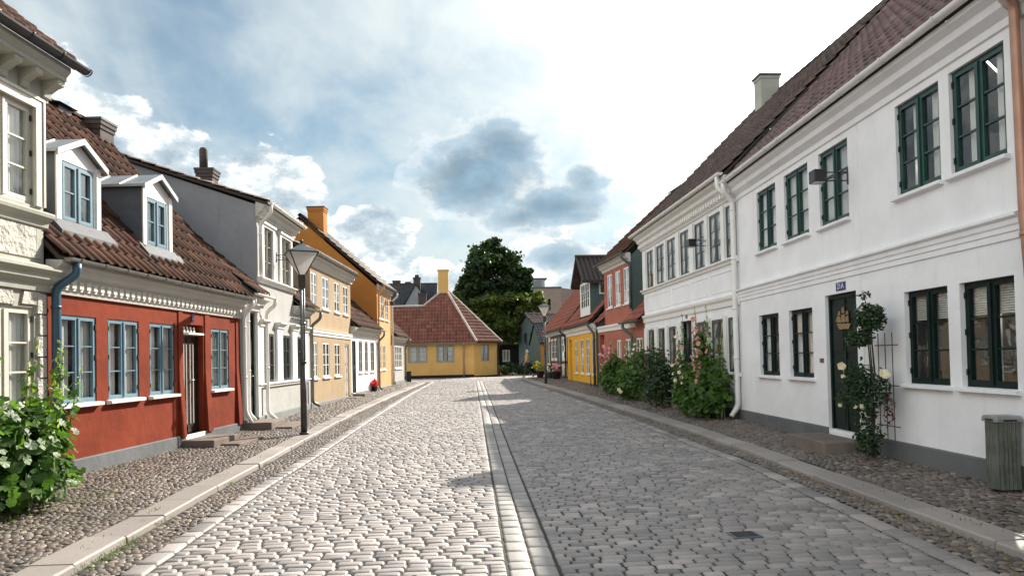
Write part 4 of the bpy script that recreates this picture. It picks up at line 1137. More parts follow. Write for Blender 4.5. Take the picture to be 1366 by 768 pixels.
def pillared_white():
    h = House('town_house', (6.08, 14.8), (6.0, 24.3), 'R', 'white two-storey house with close-set grey windows divided by pilasters behind the hollyhocks')
    U = [(.34,.95), (1.2,2.02), (2.27,3.1), (3.48,4.3), (4.64,5.53), (5.74,6.66), (6.93,7.79)]
    Lw = [(.34,.97), (1.2,2.03), (2.29,3.07), (4.78,5.57), (5.87,6.67), (7.01,7.81)]
    wall(h, .27, 8.25, 0, 5.4, [(a, b, 3.78, 4.99) for a, b in U]+[(a, b, 1.18, 2.43) for a, b in Lw]+[(3.4,4.38,.30,2.54,.2)], MT['white'])
    shell(h, .27, 8.25, 0, 5.4, 4.1, 9.7, MT['white'])
    for a, b in U: window(h, a, b, 3.78, 4.99, MT['dgrey'], d=.006, curt='tri', sill=False, detail=False, glass=MT['glass'], sash=.034)
    for a, b in Lw: window(h, a, b, 1.18, 2.43, MT['dgrey'], d=.006, curt='tri', sill=False, detail=False, glass=MT['glass'], sash=.034)
    door(h, 3.44, 4.34, .30, 2.52, MT['dgreen'], d=.07, transom=.45)
    p = h.mb(); p.box(3.4, 4.38, .2, .22, .30, 2.54); p.build('door_backing', MT['room'], h.o)
    c = []
    for x0, x1 in ((.97,1.18), (2.05,2.26), (3.12,3.46), (4.32,4.62), (5.55,5.72), (6.68,6.91), (7.81,8.2)): c.append((x0, x1, -.045, 0, 3.776, 5.05))
    for x0, x1 in ((.99,1.18), (2.05,2.27), (3.09,3.36), (4.42,4.76), (5.59,5.85), (6.69,6.99), (7.83,8.2)): c.append((x0, x1, -.045, 0, 1.176, 2.5))
    pieces(h, 'pilaster', MT['trim_white'], c)
    c = h.mb(); c.box(3.37, 3.44, -.03, .1, .3, 2.58); c.box(4.34, 4.41, -.03, .1, .3, 2.58); c.box(3.44, 4.34, -.03, .1, 2.52, 2.58); c.build('door_casing', MT['trim_white'], h.o)
    cornice(h, .25, 8.3, [(0,3.64),(-.05,3.65),(-.06,3.70),(-.12,3.73),(-.12,3.765),(0,3.775)], MT['trim_white'], name='sill_band')
    cornice(h, .25, 3.36, [(0,1.08),(-.05,1.09),(-.10,1.13),(-.10,1.16),(0,1.175)], MT['trim_white'], name='sill_band')
    cornice(h, 4.42, 8.25, [(0,1.08),(-.05,1.09),(-.10,1.13),(-.10,1.16),(0,1.175)], MT['trim_white'], name='sill_band')
    cornice(h, .25, 8.3, [(0,2.68),(-.04,2.69),(-.05,2.80),(-.09,2.86),(-.10,2.92),(0,2.95)], MT['trim_white'], name='string_course')
    cornice(h, .22, 8.36, [(0,5.08),(-.05,5.10),(-.06,5.14),(-.08,5.15),(-.08,5.30),(-.18,5.36),(-.20,5.44),(-.30,5.50),(-.30,5.57),(0,5.58)], MT['trim_white'], (.09, .09, -.15, -.08, 5.17, 5.28))
    for a, b in ((.5,2.0), (2.2,3.4), (3.6,5.1), (5.4,7.9)):
        pn = h.mb(); pn.box(a, b, -.014, 0, 3.05, 3.07); pn.box(a, b, -.014, 0, 3.5, 3.52); pn.box(a, a+.02, -.014, 0, 3.07, 3.5); pn.box(b-.02, b, -.014, 0, 3.07, 3.5)
        pn.build('panel_moulding', MT['white'], h.o)
    plinth(h, .27, 8.25, .36, MT['plinth'], [(3.4,4.38)], .03)
    roof(h, .20, 8.4, (-.33,5.62), (4.1,9.9), MT['tile_dark'])
    gutter(h, .22, 8.45, -.38, 5.62, .065, MT['trim_white'])
    downpipe(h, [(.42,-.38,5.56), (.42,-.38,5.30), (.30,-.1,5.05), (.30,-.1,.45), (.26,-.26,.22)], .052, MT['trim_white'])
    steps(h, [(3.2, 4.6, -.5, .1, .0, .26)])
    chimney(h, 6.7, 3.75, 9.0, 10.42, .5, .6, MT['grey_stucco'], MT['greengrey'], 1)
    text_plate(h, 3.9, 0, 2.63, .15, .13, '', MT['enamel_grey'], None, .1)
pillared_white()

def coral_house():
    h = House('town_house', (6.0, 24.3), (5.62, 29.8), 'R', 'coral red two-storey house with white windows and a grey-green side wall')
    U = [(.57,1.28), (1.71,2.38), (2.84,3.54)]; Lw = [(-.75,-.02), (.6,1.25), (1.79,2.34)]
    wall(h, .4, 4.0, 2.9, 5.1, [(a, b, 3.52, 4.86) for a, b in U], MT['coral'])
    wall(h, -1.28, 5.1, 0, 2.9, [(a, b, 1.2, 2.22) for a, b in Lw]+[(4.17,4.95,.34,2.5,.35)], MT['coral'])
    shell(h, .4, 4.0, 2.7, 5.2, 3., 7.9, MT['greengrey'])
    shell(h, -1.28, 5.1, 0, 2.7, 3., 5.9, MT['coral'])
    for a, b in U: window(h, a, b, 3.52, 4.86, MT['wframe'], d=.012, curt='side', sill=True, glass=MT['glass_dark'], detail=False, sash=.035)
    for a, b in Lw: window(h, a, b, 1.2, 2.22, MT['wframe'], d=.012, curt='side', sill=True, glass=MT['glass_dark'], detail=False, sash=.035)
    door(h, 4.17, 4.95, .34, 2.5, MT['coral'], d=.3)
    cornice(h, -.1, 5.0, [(0,2.60),(-.04,2.61),(-.06,2.72),(-.10,2.78),(-.10,2.84),(0,2.86)], MT['trim_white'], name='string_course')
    cornice(h, .36, 4.1, [(0,4.98),(-.05,5.0),(-.07,5.08),(-.16,5.14),(-.18,5.22),(-.25,5.27),(-.25,5.31),(0,5.32)], MT['cornice_white'])
    roof(h, .34, 4.15, (-.28,5.33), (3.,8.35), MT['tile_brown']); gutter(h, .3, 4.3, -.34, 5.32, .06, MT['pipe_green'])
    roof(h, -1.28, .4, (-.32,2.80), (3.,6.1), MT['tile_red']); gutter(h, -1.28, .7, -.38, 2.8, .06, MT['pipe_green'])
    roof(h, 4.0, 5.1, (-.2,3.0), (3.,6.1), MT['tile_red'])
    downpipe(h, [(.36,-.34,5.28), (.36,-.34,5.12), (.38,-.03,4.9), (.38,-.03,3.3)], .05, MT['pipe_green'])
    downpipe(h, [(.3,-.38,2.76), (.3,-.38,2.6), (.05,-.12,2.3), (.05,-.12,.4)], .055, MT['pipe_green'])
    plinth(h, -1.28, 5.1, .45, MT['plinth'], [(4.17,4.95)], .03)
coral_house()

def yellow_house():
    h = House('town_house', (5.62, 29.8), (5.5, 36.2), 'R', 'bright yellow one-storey house with tall narrow white windows and a big roof dormer')
    Lw = [(.12,.96), (1.5,2.34), (2.98,3.75), (4.56,5.3)]
    wall(h, 0, 7.5, 0, 2.75, [(a, b, .80, 2.44) for a, b in Lw]+[(6.15,6.95,.36,2.5,.3)], MT['yellow'])
    shell(h, 0, 7.5, 0, 2.8, 3.1, 6.4, MT['greengrey'])
    for a, b in Lw: window(h, a, b, .80, 2.44, MT['wframe'], d=.010, curt='side', sill=True, glass=MT['glass_dark'], detail=False, rows=4, sash=.03, mull=.035)
    door(h, 6.15, 6.95, .36, 2.5, MT['ochre'], d=.26)
    cornice(h, -.03, 7.55, [(0,2.66),(-.05,2.68),(-.08,2.80),(-.16,2.86),(-.20,2.98),(-.20,3.04),(0,3.06)], MT['trim_white'])
    SL = 1.13; e, r = (-.28,3.12), (3.1,3.12+3.38*SL)
    def keep(x, l):
        dd = e[0]+l*math.cos(math.atan(SL)); z = e[1]+l*math.sin(math.atan(SL))
        return not (1.15 < x < 3.45 and dd > .05 and z < 6.0-abs(x-2.3)*.8)
    roof(h, 0, 7.5, e, r, MT['tile_red'], keep=keep)
    f = wall(h, 1.1, 3.5, 3.5, 5.05, [(1.32,3.3,3.84,5.0)], MT['trim_white'], d=.0, rev=.05, name='dormer')
    for a, b in ((1.32,2.30), (2.32,3.3)): window(h, a, b, 3.84, 5.0, MT['wframe'], d=.01, curt='sheer', glass=MT['glass_dark'], detail=False, rows=3, par=f)
    gb = h.mb(); gb.poly([(1.1,0,5.05), (3.5,0,5.05), (2.3,0,6.0)]); gb.build('gable', MT['greengrey'], f)
    for x, s in ((1.1,1), (3.5,0)):
        ck = h.mb()
        dz = lambda z: e[0]+(z-e[1])/SL
        p = [(x, .0, 3.5), (x, dz(5.05)+.1, 5.05), (x, .0, 5.05)]; ck.poly(p if s else p[::-1])
        for k in range(7): ck.box(x-.012 if s else x, x if s else x+.012, .02+k*.2, .035+k*.2, 3.6+k*.2, 5.04)
        ck.build('cheek', MT['greengrey'], f)
    sw = h.mb(); sw.box(1.05, 1.1, .42, 1.02, 4.40, 4.46); sw.box(1.05, 1.1, .42, 1.02, 4.86, 4.92); sw.box(1.05, 1.1, .42, .48, 4.46, 4.86); sw.box(1.05, 1.1, .96, 1.02, 4.46, 4.86); so = sw.build('window', MT['wframe'], f); so = f
    sp = h.mb(); sp.quad((1.088,1.0,4.44), (1.088,.44,4.44), (1.088,.44,4.88), (1.088,1.0,4.88)); sp.build('pane', MT['glass_dark'], so)
    rf = h.mb(); o = .32; zp = 6.15; ze = 5.12
    for sx in (-1, 1):
        xe = 2.3+sx*(1.2+o); zo = ze-.25
        q = [(xe,-.38,zo), (2.3,-.38,zp), (2.3,2.6,zp), (xe,1.9,zo)]; q += [(a_, b_, c_+.07) for a_, b_, c_ in q]
        rf.add(q, [(0,1,2,3), (7,6,5,4), (0,4,5,1), (1,5,6,2), (2,6,7,3), (3,7,4,0)] if sx > 0 else [(3,2,1,0), (4,5,6,7), (1,5,4,0), (2,6,5,1), (3,7,6,2), (0,4,7,3)])
    dr = rf.build('dormer_roof', MT['timber_dark'], f)
    # pantiles across both dormer slopes, laid as half-round rolls
    tr = h.mb()
    for sx in (-1, 1):
        for k in range(13):
            y = -.36+k*.21; xe = 2.3+sx*(1.2+o)
            if y < 2.3: tr.tube([(xe, y, ze-.25+.09), (2.3, y, zp+.09)], .055, 6)
    tr.tube([(2.3,-.42,zp+.10), (2.3,2.5,zp+.10)], .11, 8)
    tr.build('tiles', MT['tile_dark'], f)
    gutter(h, -.02, 7.55, -.34, 3.1, .06, MT['pipe_green'])
    downpipe(h, [(.1,-.34,3.06), (.1,-.34,2.95), (-.02,-.1,2.6), (-.02,-.1,.35)], .055, MT['pipe_green'])
    plinth(h, 0, 7.5, .40, MT['plinth'], [(6.15,6.95)], .03)
    text_plate(h, 6.9, 0, 2.56, .14, .12, '', MT['enamel_grey'], None, .1)
yellow_house()

def timber_house():
    h = House('half_timbered_house', (5.5, 36.2), (5.43, 42.), 'R', 'half-timbered house with green posts, cream infill and a steep red roof')
    Wn = [(2.0,3.2), (5.2,6.4), (6.5,7.7)]
    wall(h, 1.12, 10.4, 0, 3.0, [(a, b, 1.5, 2.7) for a, b in Wn]+[(8.1,9.0,.4,2.6,.2)], MT['infill'])
    shell(h, 1.12, 10.4, 0, 3.0, 2.9, 6.4, MT['greengrey'])
    for a, b in Wn: window(h, a, b, 1.5, 2.7, MT['wframe'], d=.006, curt='sheer', glass=MT['glass_dark'], detail=False)
    door(h, 8.1, 9.0, .4, 2.6, MT['timber_green'], d=.1)
    pieces(h, 'post', MT['timber_green'], [(x, x+.32, -.06, 0, .55, 2.9) for x in (3.6, 4.45, 9.1, 10.0)])
    pieces(h, 'timber', MT['timber_dark'], [(x, x+.13, -.025, 0, .55, 2.9) for x in (1.14, 1.75, 3.3, 5.0, 6.42, 7.8)]+[(1.12, 8.0, -.02, -.0, z, z+.14) for z in (1.25, 2.76)])
    cornice(h, 1.1, 10.5, [(0,2.9),(-.08,2.92),(-.12,3.02),(-.2,3.08),(-.2,3.14),(0,3.16)], MT['cornice_white'])
    roof(h, 1.1, 10.5, (-.3,3.18), (2.9,7.1), MT['tile_red'])
    gutter(h, 1.1, 10.6, -.36, 3.17, .06, MT['pipe_green'])
    downpipe(h, [(1.5,-.36,3.12), (1.5,-.36,3.0), (1.3,-.1,2.7), (1.3,-.1,.5)], .05, MT['iron'])
    plinth(h, 1.12, 10.4, .55, MT['plinth'], [(8.1,9.0)], .03)
timber_house()

def next_house():
    h = House('town_house', (5.8, 7.0), (6.08, 14.8), 'R', 'pale pink house seen only as a sliver beyond the copper pipe at the right edge')
    W3 = [(-1.75,-.9), (-3.3,-2.45), (-4.85,-4.0)]
    wall(h, -8.5, -.17, 0, 5.3, [(a, b, 3.66, 4.89) for a, b in W3]+[(a, b, 1.15, 2.37) for a, b in W3], MT['pale_wall'])
    shell(h, -8.5, -.17, 0, 5.3, 4.1, 9.7, MT['pale_wall'])
    for a, b in W3:
        for z0, z1 in ((3.66,4.89), (1.15,2.37)): window(h, a, b, z0, z1, MT['wframe'], d=.05, curt='side', sill=True)
    cornice(h, -8.5, -.18, [(0,4.99),(-.04,5.0),(-.06,5.1),(-.2,5.2),(-.28,5.36),(0,5.38)], MT['cornice_white'])
    roof(h, -8.55, -.17, (-.3,5.43), (4.1,9.86), MT['tile_mixed'])
    gutter(h, -8.55, -.2, -.35, 5.42, .062, MT['copper'])
    plinth(h, -8.5, -.17, .36, MT['plinth'], out=.03)
    downpipe(h, [(-.44,-.33,5.36), (-.44,-.33,5.3), (-.27,-.10,5.12), (-.30,-.10,3.0), (-.50,-.10,.15)], .048, MT['copper'])
next_house()

# ------------------------------------------------------------------ the yellow corner house at the end of the street
def end_house():
    X0, Y0 = -5.9, 48.1
    h = House('corner_house', (X0, Y0), (X0+1, Y0), 'L', 'low ochre yellow corner house with a steep hipped tile roof closing the street')
    h.base = .36; h.o.location.z = h.base
    L = .55-X0
    ww = [(-3.95-X0, -2.62-X0), (-2.02-X0, -.78-X0)]
    wall(h, 0, L, .3, 2.80, [(a, b, 1.41, 2.62) for a, b in ww], MT['ochre'])
    # right wall of the corner, its far wall and the back
    ex, ey = 2.25-X0, 2.15
    m = h.mb()
    tx, ty = ex-L, ey; LL = math.hypot(tx, ty); ux, uy = tx/LL, ty/LL
    a0, a1, z0, z1 = .80, 1.75, 1.45, 2.66
    P = lambda s, z, o=0.: (L+ux*s-(-uy)*o*-1, uy*s-ux*o, z)
    for sa, sb, za, zb in ((0,LL,.3,z0), (0,LL,z1,2.80), (0,a0,z0,z1), (a1,LL,z0,z1)): m.quad(P(sa,za), P(sb,za), P(sb,zb), P(sa,zb))
    m.quad((ex, ey, .3), (ex-1.2, 7.5, .3), (ex-1.2, 7.5, 2.8), (ex, ey, 2.8)); m.quad((ex-1.2, 7.5, .3), (0, 7.5, .3), (0, 7.5, 2.8), (ex-1.2, 7.5, 2.8)); m.quad((0, 7.5, .3), (0, 0, .3), (0, 0, 2.8), (0, 7.5, 2.8))
    m.build('wall', MT['ochre'], h.o)
    for a, b in ww: window(h, a, b, 1.41, 2.62, MT['gframe'], d=.03, curt='full' if a < 3 else 'side', glass=MT['glass_dark'], detail=False, sash=.05, fr=.07, mull=.08)
    wr = window(h, a0, a1, z0, z1, MT['gframe'], d=.03, curt='side', glass=MT['glass_dark'], detail=False, sash=.05, fr=.06, mull=.08)
    wr.location = (L, 0, 0); wr.rotation_euler = (0, 0, math.atan2(uy, ux))
    pl_ = h.mb(); pl_.box(0, L, -.02, 0, .2, .56)
    for (s0, s1) in ((0, LL),):
        q = [(L, -.02), (L+ux*s1+.02, uy*s1-.02), (L+ux*s1, uy*s1), (L, 0)]
        pl_.quad((*q[0], .2), (*q[1], .2), (*q[1], .46), (*q[0], .46)); pl_.quad((*q[0], .46), (*q[1], .46), (*q[2], .46), (*q[3], .46))
    pl_.build('plinth', MT['plinth_black'], h.o)
    # roof planes
    ap = (-1.42-X0, 3.55, 6.85); rz = 5.45; rd = 2.35; e0 = (-.3, 2.78)
    SLf = (ap[2]-e0[1])/(ap[1]-e0[0])
    rdd = (rz-e0[1])/SLf+e0[0]; rx = -3.02-X0; E1 = (.76-X0, -.3); E2 = (2.62-X0, 2.05)
    dk = h.mb()
    def tri(*p): dk.poly([(x, y, z-.05) for x, y, z in p])
    tri((-.3, e0[0], e0[1]), (E1[0], E1[1], e0[1]), ap, (rx, rdd, rz), (-.3, rdd, rz))
    tri((E1[0], E1[1], e0[1]), (E2[0], E2[1], e0[1]), ap)
    tri((E2[0], E2[1], e0[1]), (E2[0]-1.6, 7.8, e0[1]), ap); tri((E2[0]-1.6, 7.8, e0[1]), (-.3, 7.8, e0[1]), (-.3, rdd, rz), (rx, rdd, rz), ap)
    dk.quad((-.3, e0[0], 2.74), (E1[0], E1[1], 2.74), (E2[0], E2[1], 2.74), (-.3, 7.8, 2.74))
    do = dk.build('roof', MT['deck'], h.o)
    k = 1/math.cos(math.atan(SLf)); Lr = (rdd-e0[0])*k; La = (ap[1]-e0[0])*k
    def keep(x, l):
        if x < rx: return l < Lr
        if x < ap[0]: return l < Lr+(La-Lr)*(x-rx)/(ap[0]-rx)
        return l < La*(E1[0]-x)/(E1[0]-ap[0])
    tile_sheet(h, -.3, E1[0], e0, (ap[1], ap[2]), MT['tile_end'], par=do, keep=keep, tw=.22, tl=.36)
    # right hip face in its own frame
    dx, dy = E2[0]-E1[0], E2[1]-E1[1]; LE = math.hypot(dx, dy); vx, vy = dx/LE, dy/LE
    ax_ = (ap[0]-E1[0])*vx+(ap[1]-E1[1])*vy; ad = -(ap[0]-E1[0])*vy+(ap[1]-E1[1])*vx
    LR = math.hypot(ad, ap[2]-e0[1])
    def keep2(x, l):
        t = l/LR; return ax_*t-.02 < x < LE+(ax_-LE)*t+.02
    xs0 = min(0, ax_)
    ts = tile_sheet(h, xs0, max(LE, ax_), (0, e0[1]), (ad, ap[2]), MT['tile_end'], par=do, keep=keep2, tw=.2, tl=.34)
    ts.location = (E1[0], E1[1], 0); ts.rotation_euler = (0, 0, math.atan2(vy, vx))
    hm = h.mb()
    for p, q in (((E1[0], E1[1], e0[1]+.04), ap), ((E2[0], E2[1], e0[1]+.04), ap), ((rx, rdd, rz+.02), ap), ((-.3, rdd, rz+.02), (rx, rdd, rz+.02))):
        hm.tube([p, (q[0], q[1], q[2]+.04)], .085, 8)
    hm.build('hip_tiles', MT['mortar'], do)
    chimney(h, ap[0]-.14, ap[1], 6.5, 8.22, .74, .74, MT['ochre'], MT['ochre'], 1)
    f = h.mb(); f.box(0, E1[0], -.3, -.27, 2.68, 2.76); f.build('fascia', MT['gframe'], h.o)
    gutter(h, -.3, E1[0], -.34, 2.77, .05, MT['gframe'])
    downpipe(h, [(-.16-X0,-.34,2.72), (-.16-X0,-.3,2.6), (-.16-X0,-.06,2.45), (-.16-X0,-.06,.42)], .045, MT['gframe'])
    downpipe(h, [(E2[0]-.05,E2[1],2.72), (ex+.04, ey-.03, 2.3), (ex+.04, ey-.03, .45), (ex+.2, ey-.2, .4)], .045, MT['iron'])
end_house()
#==PART3==
# ------------------------------------------------------------------ street furniture
def frosted():
    m, G, b, out = new_mat('lantern_glass')
    G.put(b.inputs['Base Color'], (.88,.86,.82)); b.inputs['Roughness'].default_value = .25
    t = G.n.new('ShaderNodeBsdfTranslucent'); G.put(t.inputs['Color'], (.92,.90,.86)); tr = G.n.new('ShaderNodeBsdfTransparent')
    m1 = G.n.new('ShaderNodeMixShader'); m1.inputs[0].default_value = .5; m2 = G.n.new('ShaderNodeMixShader'); m2.inputs[0].default_value = .15
    G.l.new(b.outputs[0], m1.inputs[1]); G.l.new(t.outputs[0], m1.inputs[2]); G.l.new(m1.outputs[0], m2.inputs[1]); G.l.new(tr.outputs[0], m2.inputs[2]); G.l.new(m2.outputs[0], out.inputs[0])
    return m
MT['lamp_glass'] = frosted()

def copy_tree(o, parent=None):
    c = o.copy(); COL.objects.link(c); c.parent = parent
    for ch in list(o.children): copy_tree(ch, c)
    return c

def street_lamp():
    t = empty('street_lamp', (-3.46, 15.1, g(15.1)+.05), R(24), 'near street lamp with glass lantern at the left kerb before the white house', 'street lamp', 'street lamps')
    m = MB(); m.tube([(0,0,-.05), (0,0,1.50)], .068, 16); m.tube([(0,0,1.50), (0,0,1.56)], .076, 16); m.tube([(0,0,0), (0,0,.05)], .10, 16); po = m.build('post', MT['lamp_iron'], t, True)
    d = MB(); d.box(-.035, .035, -.086, -.074, .45, .95); d.build('service_door', MT['lamp_iron'], po)
    m = MB()
    for a in (0, 120, 240): m.tube([(.036*math.cos(R(a)), .036*math.sin(R(a)), 1.55), (.036*math.cos(R(a)), .036*math.sin(R(a)), 3.15)], .021, 10)
    m.tube([(0,0,2.32), (0,0,2.38)], .066, 14)
    m.build('upper_pole', MT['lamp_tube'], t, True)
    m = MB(); m.lathe([(.055,3.10), (.075,3.12), (.075,3.34), (.085,3.35), (.085,3.39)], n=16); m.build('neck', MT['lamp_iron'], t, True)
    rb, rtp, zb, zt = .08, .415, 3.38, 3.86
    gl = MB(); fr = MB()
    q = [(math.cos(R(45+90*k)), math.sin(R(45+90*k))) for k in range(4)]
    for k in range(4):
        a, b = q[k], q[(k+1) % 4]
        gl.quad((a[0]*rb,a[1]*rb,zb), (b[0]*rb,b[1]*rb,zb), (b[0]*rtp,b[1]*rtp,zt), (a[0]*rtp,a[1]*rtp,zt))
        fr.tube([(a[0]*rb,a[1]*rb,zb), (a[0]*rtp,a[1]*rtp,zt)], .013, 6); fr.tube([(a[0]*rtp,a[1]*rtp,zt), (b[0]*rtp,b[1]*rtp,zt)], .016, 6); fr.tube([(a[0]*rb,a[1]*rb,zb), (b[0]*rb,b[1]*rb,zb)], .012, 6)
    gl.build('lantern_glass', MT['lamp_glass'], t); fr.build('lantern_frame', MT['lamp_iron'], t)
    cp = MB(); lv = [(.445,3.87), (.30,3.93), (.14,4.00), (.05,4.05)]
    vs = [(x*r, y*r, z) for r, z in lv for x, y in q]
    cp.add(vs, [(i*4+k, i*4+(k+1)%4, (i+1)*4+(k+1)%4, (i+1)*4+k) for i in range(3) for k in range(4)]+[(3,2,1,0), (12,13,14,15)])
    c = cp.build('cap', MT['lamp_tube'], t)
    f = MB(); f.lathe([(.03,4.05), (.022,4.08), (.04,4.10), (.04,4.13), (.01,4.16)], n=12); f.build('finial', MT['lamp_iron'], c, True)
    b = MB(); b.lathe([(.03,3.45), (.055,3.52), (.06,3.62), (.03,3.70)], n=12); b.build('bulb', MT['enamel_white'], t, True)
    return t
lamp = street_lamp()
l2 = copy_tree(lamp); l2.location = (3.98, 34.9, g(34.9)+.05); l2.rotation_euler.z = R(-8)
l2['label'] = 'distant street lamp on the right pavement beside the half-timbered house'

def wall_lantern(h, x, z, out, label, scale=1.):
    p = h.world(x, -out, z); t = empty('wall_lantern', p, h.o.rotation_euler.z, label, 'wall lantern', 'wall lanterns')
    f = -h.flip; s = scale
    m = MB(); m.box(-.10*s, .10*s, -.09*s, .09*s, -.09*s, .10*s); bevel(m.build('housing', MT['iron'], t), .01)
    m = MB(); m.box(-.085*s, .085*s, -.075*s, .075*s, -.10*s, -.091*s); m.build('lens', MT['lamp_glass'], t)
    m = MB(); w = -f*(out-.0)
    for zz in (.07, -.06): m.tube([(0, -f*.09*s, zz), (0, w, zz)], .010, 6)
    m.tube([(.0, w*.98, -.12), (.0, w*.98, .14)], .014, 6); m.tube([(0, -f*.09*s, -.06), (0, w, .07)], .007, 6); m.tube([(0, w*.6, -.06), (0, w*.6, .07)], .008, 6)
    m.build('bracket', MT['iron'], t)
wall_lantern(R1H, 3.30, 4.28, .48, 'dark box lantern on a bracket across the third upper window of the large white house')
H2 = type('X', (), {})()
def fake(p0, p1, side):
    h = House.__new__(House); a = math.atan2(p1[0]-p0[0], p1[1]-p0[1]); h.flip = 1 if side == 'L' else -1; h.p0 = p0; h.a = a; h.base = 0
    h.o = type('O', (), {'rotation_euler': type('E', (), {'z': math.pi/2-a})()})()
    return h
wall_lantern(fake((6.08,14.8), (6.0,24.3), 'R'), 2.15, 4.36, .42, 'dark box lantern on a bracket between the upper windows of the pilastered white house')
wall_lantern(fake((-4.95,16.0), (-4.8,20.8), 'L'), 2.42, 4.34, .42, 'small dark box lantern between the two upper windows behind the near street lamp')
wall_lantern(fake((-3.98,32.0), (-3.72,35.5), 'L'), 1.8, 4.35, .35, 'tiny dark lantern on the upper front of the orange house')

def litter_bin():
    t = empty('litter_bin', (5.63, 7.02, g(7.)+.105), R(-4), 'green slatted litter bin with grey lid against the white wall at right', 'litter bin')
    m, G, b, _ = new_mat('weathered_green_boards')
    P = G.n.new('ShaderNodeTexCoord').outputs['Object']
    n = G.noise(G.vm('MULTIPLY', P, (1,1,.08)), 60, 5, .6); n2 = G.noise(P, 6, 4, .6)
    G.put(b.inputs['Base Color'], G.mix(G.ss(G.m('ADD', G.m('MULTIPLY', n,.6), G.m('MULTIPLY', n2,.4)), .4, .62), (.075,.09,.075), (.15,.16,.13))); b.inputs['Roughness'].default_value = .7
    bump(G, b, n, .003)
    m2 = MB(); W, D, H = .105, .10, .72
    for k in range(5):
        x = -W+k*.0425; m2.box(x, x+.037, -D-.012, -D, .02, H); m2.box(x, x+.037, D, D+.012, .02, H)
        y = -D+.002+k*.040; m2.box(-W-.012, -W, y, y+.035, .02, H); m2.box(W, W+.012, y, y+.035, .02, H)
    m2.build('slats', m, t)
    k = MB(); k.box(-W+.002, W-.002, -D+.002, D-.002, .03, H-.01); k.build('liner', MT['iron'], t)
    k = MB(); k.prism([(-D-.025,.72),(D+.025,.72),(D+.025,.755),(D,.785),(-D,.785),(-D-.025,.755)], -W-.03, W+.03); l = k.build('lid', MT['zinc'], t); bevel(l, .006)
    k = MB(); k.box(-.07, .07, -D-.028, -D-.0255, .73, .748); k.box(-W-.033, -W-.0305, -.06, .06, .73, .752); k.build('slot', MT['iron'], l)
litter_bin()

# ------------------------------------------------------------------ plants
def lobed(n=7, r=.5, inner=.87, cup=.14, notch=True):
    tv = [(0, .0, 0)]; N = n*2
    for k in range(N):
        a = 2*math.pi*k/N+math.pi/2; rr = r*(1 if k % 2 else inner)
        if notch and k == 0: rr = r*.25
        tv.append((rr*math.cos(a), rr*math.sin(a), cup*rr*(1 if k % 2 else .6)))
    return tv, [(0, 1+k, 1+(k+1) % N) for k in range(N)]
LOB = lobed()
OVAL = ([(0,-.5,0), (.22,-.2,.04), (.24,.1,.05), (0,.5,-.04), (-.24,.1,.05), (-.22,-.2,.04), (0,0,-.02)], [(6,0,1), (6,1,2), (6,2,3), (6,3,4), (6,4,5), (6,5,0)])
FLOW = lobed(5, .5, .82, .35, False)
CLUMP = ([(-.5,-.3,0), (.1,-.5,.1), (.5,-.1,-.05), (.35,.4,.1), (-.15,.5,-.08), (-.5,.2,.06)], [(0,1,2,3), (0,3,4,5)])

def orient(n, roll, s):
    n = np.asarray(n, float); n /= np.linalg.norm(n)+1e-9
    a = np.array([0, 0, 1.]) if abs(n[2]) < .9 else np.array([1., 0, 0])
    u = np.cross(a, n); u /= np.linalg.norm(u); v = np.cross(n, u)
    c, q = math.cos(roll), math.sin(roll)
    return np.stack([(u*c+v*q)*s, (-u*q+v*c)*s, n*s], 1)

def foliage(name, blobs, n, size, mat, par, tpl=None, upb=.5, shell_=.45, wild=.6):
    """blobs = (cx,cy,cz,rx,ry,rz,weight); leaves sit mostly towards the outside of each"""
    tpl = tpl or LOB; Ms, Ts, rn = [], [], []; tot = sum(b[6] for b in blobs)
    for b in blobs:
        for _ in range(int(n*b[6]/tot)):
            d = RNG.normal(size=3); d /= np.linalg.norm(d)
            r = 1-RNG.random()**1.6*shell_*1.4; r *= RNG.normal(1, .10)
            p = np.array([b[0]+d[0]*b[3]*r, b[1]+d[1]*b[4]*r, b[2]+d[2]*b[5]*r])
            if p[2] < .03: continue
            nn = d*.8+np.array([0, 0, upb])+RNG.normal(size=3)*wild
            Ms.append(orient(nn, RNG.random()*6.3, size*RNG.uniform(.55, 1.25))); Ts.append(p); rn.append(RNG.random())
    return instances(name, tpl[0], tpl[1], Ms, Ts, rn, mat, par)

def flowers(pts, size, mat, par, face=(-1, -.4, .2), name='blossom', tpl=None):
    Ms, Ts, rn = [], [], []
    for p in pts:
        nn = np.array(face)+RNG.normal(size=3)*.55
        L = 6 if len(pts) < 4 and size > .12 else 2
        for lay in range(L): Ms.append(orient(nn+RNG.normal(size=3)*.12*(L > 2), RNG.random()*6, size*RNG.uniform(.8, 1.15)*(1-(.35 if L == 2 else .13)*lay))); Ts.append(tuple(np.array(p)+np.array(face)*.004*lay)); rn.append(RNG.random())
    if Ms: return instances(name, (tpl or FLOW)[0], (tpl or FLOW)[1], Ms, Ts, rn, mat, par)

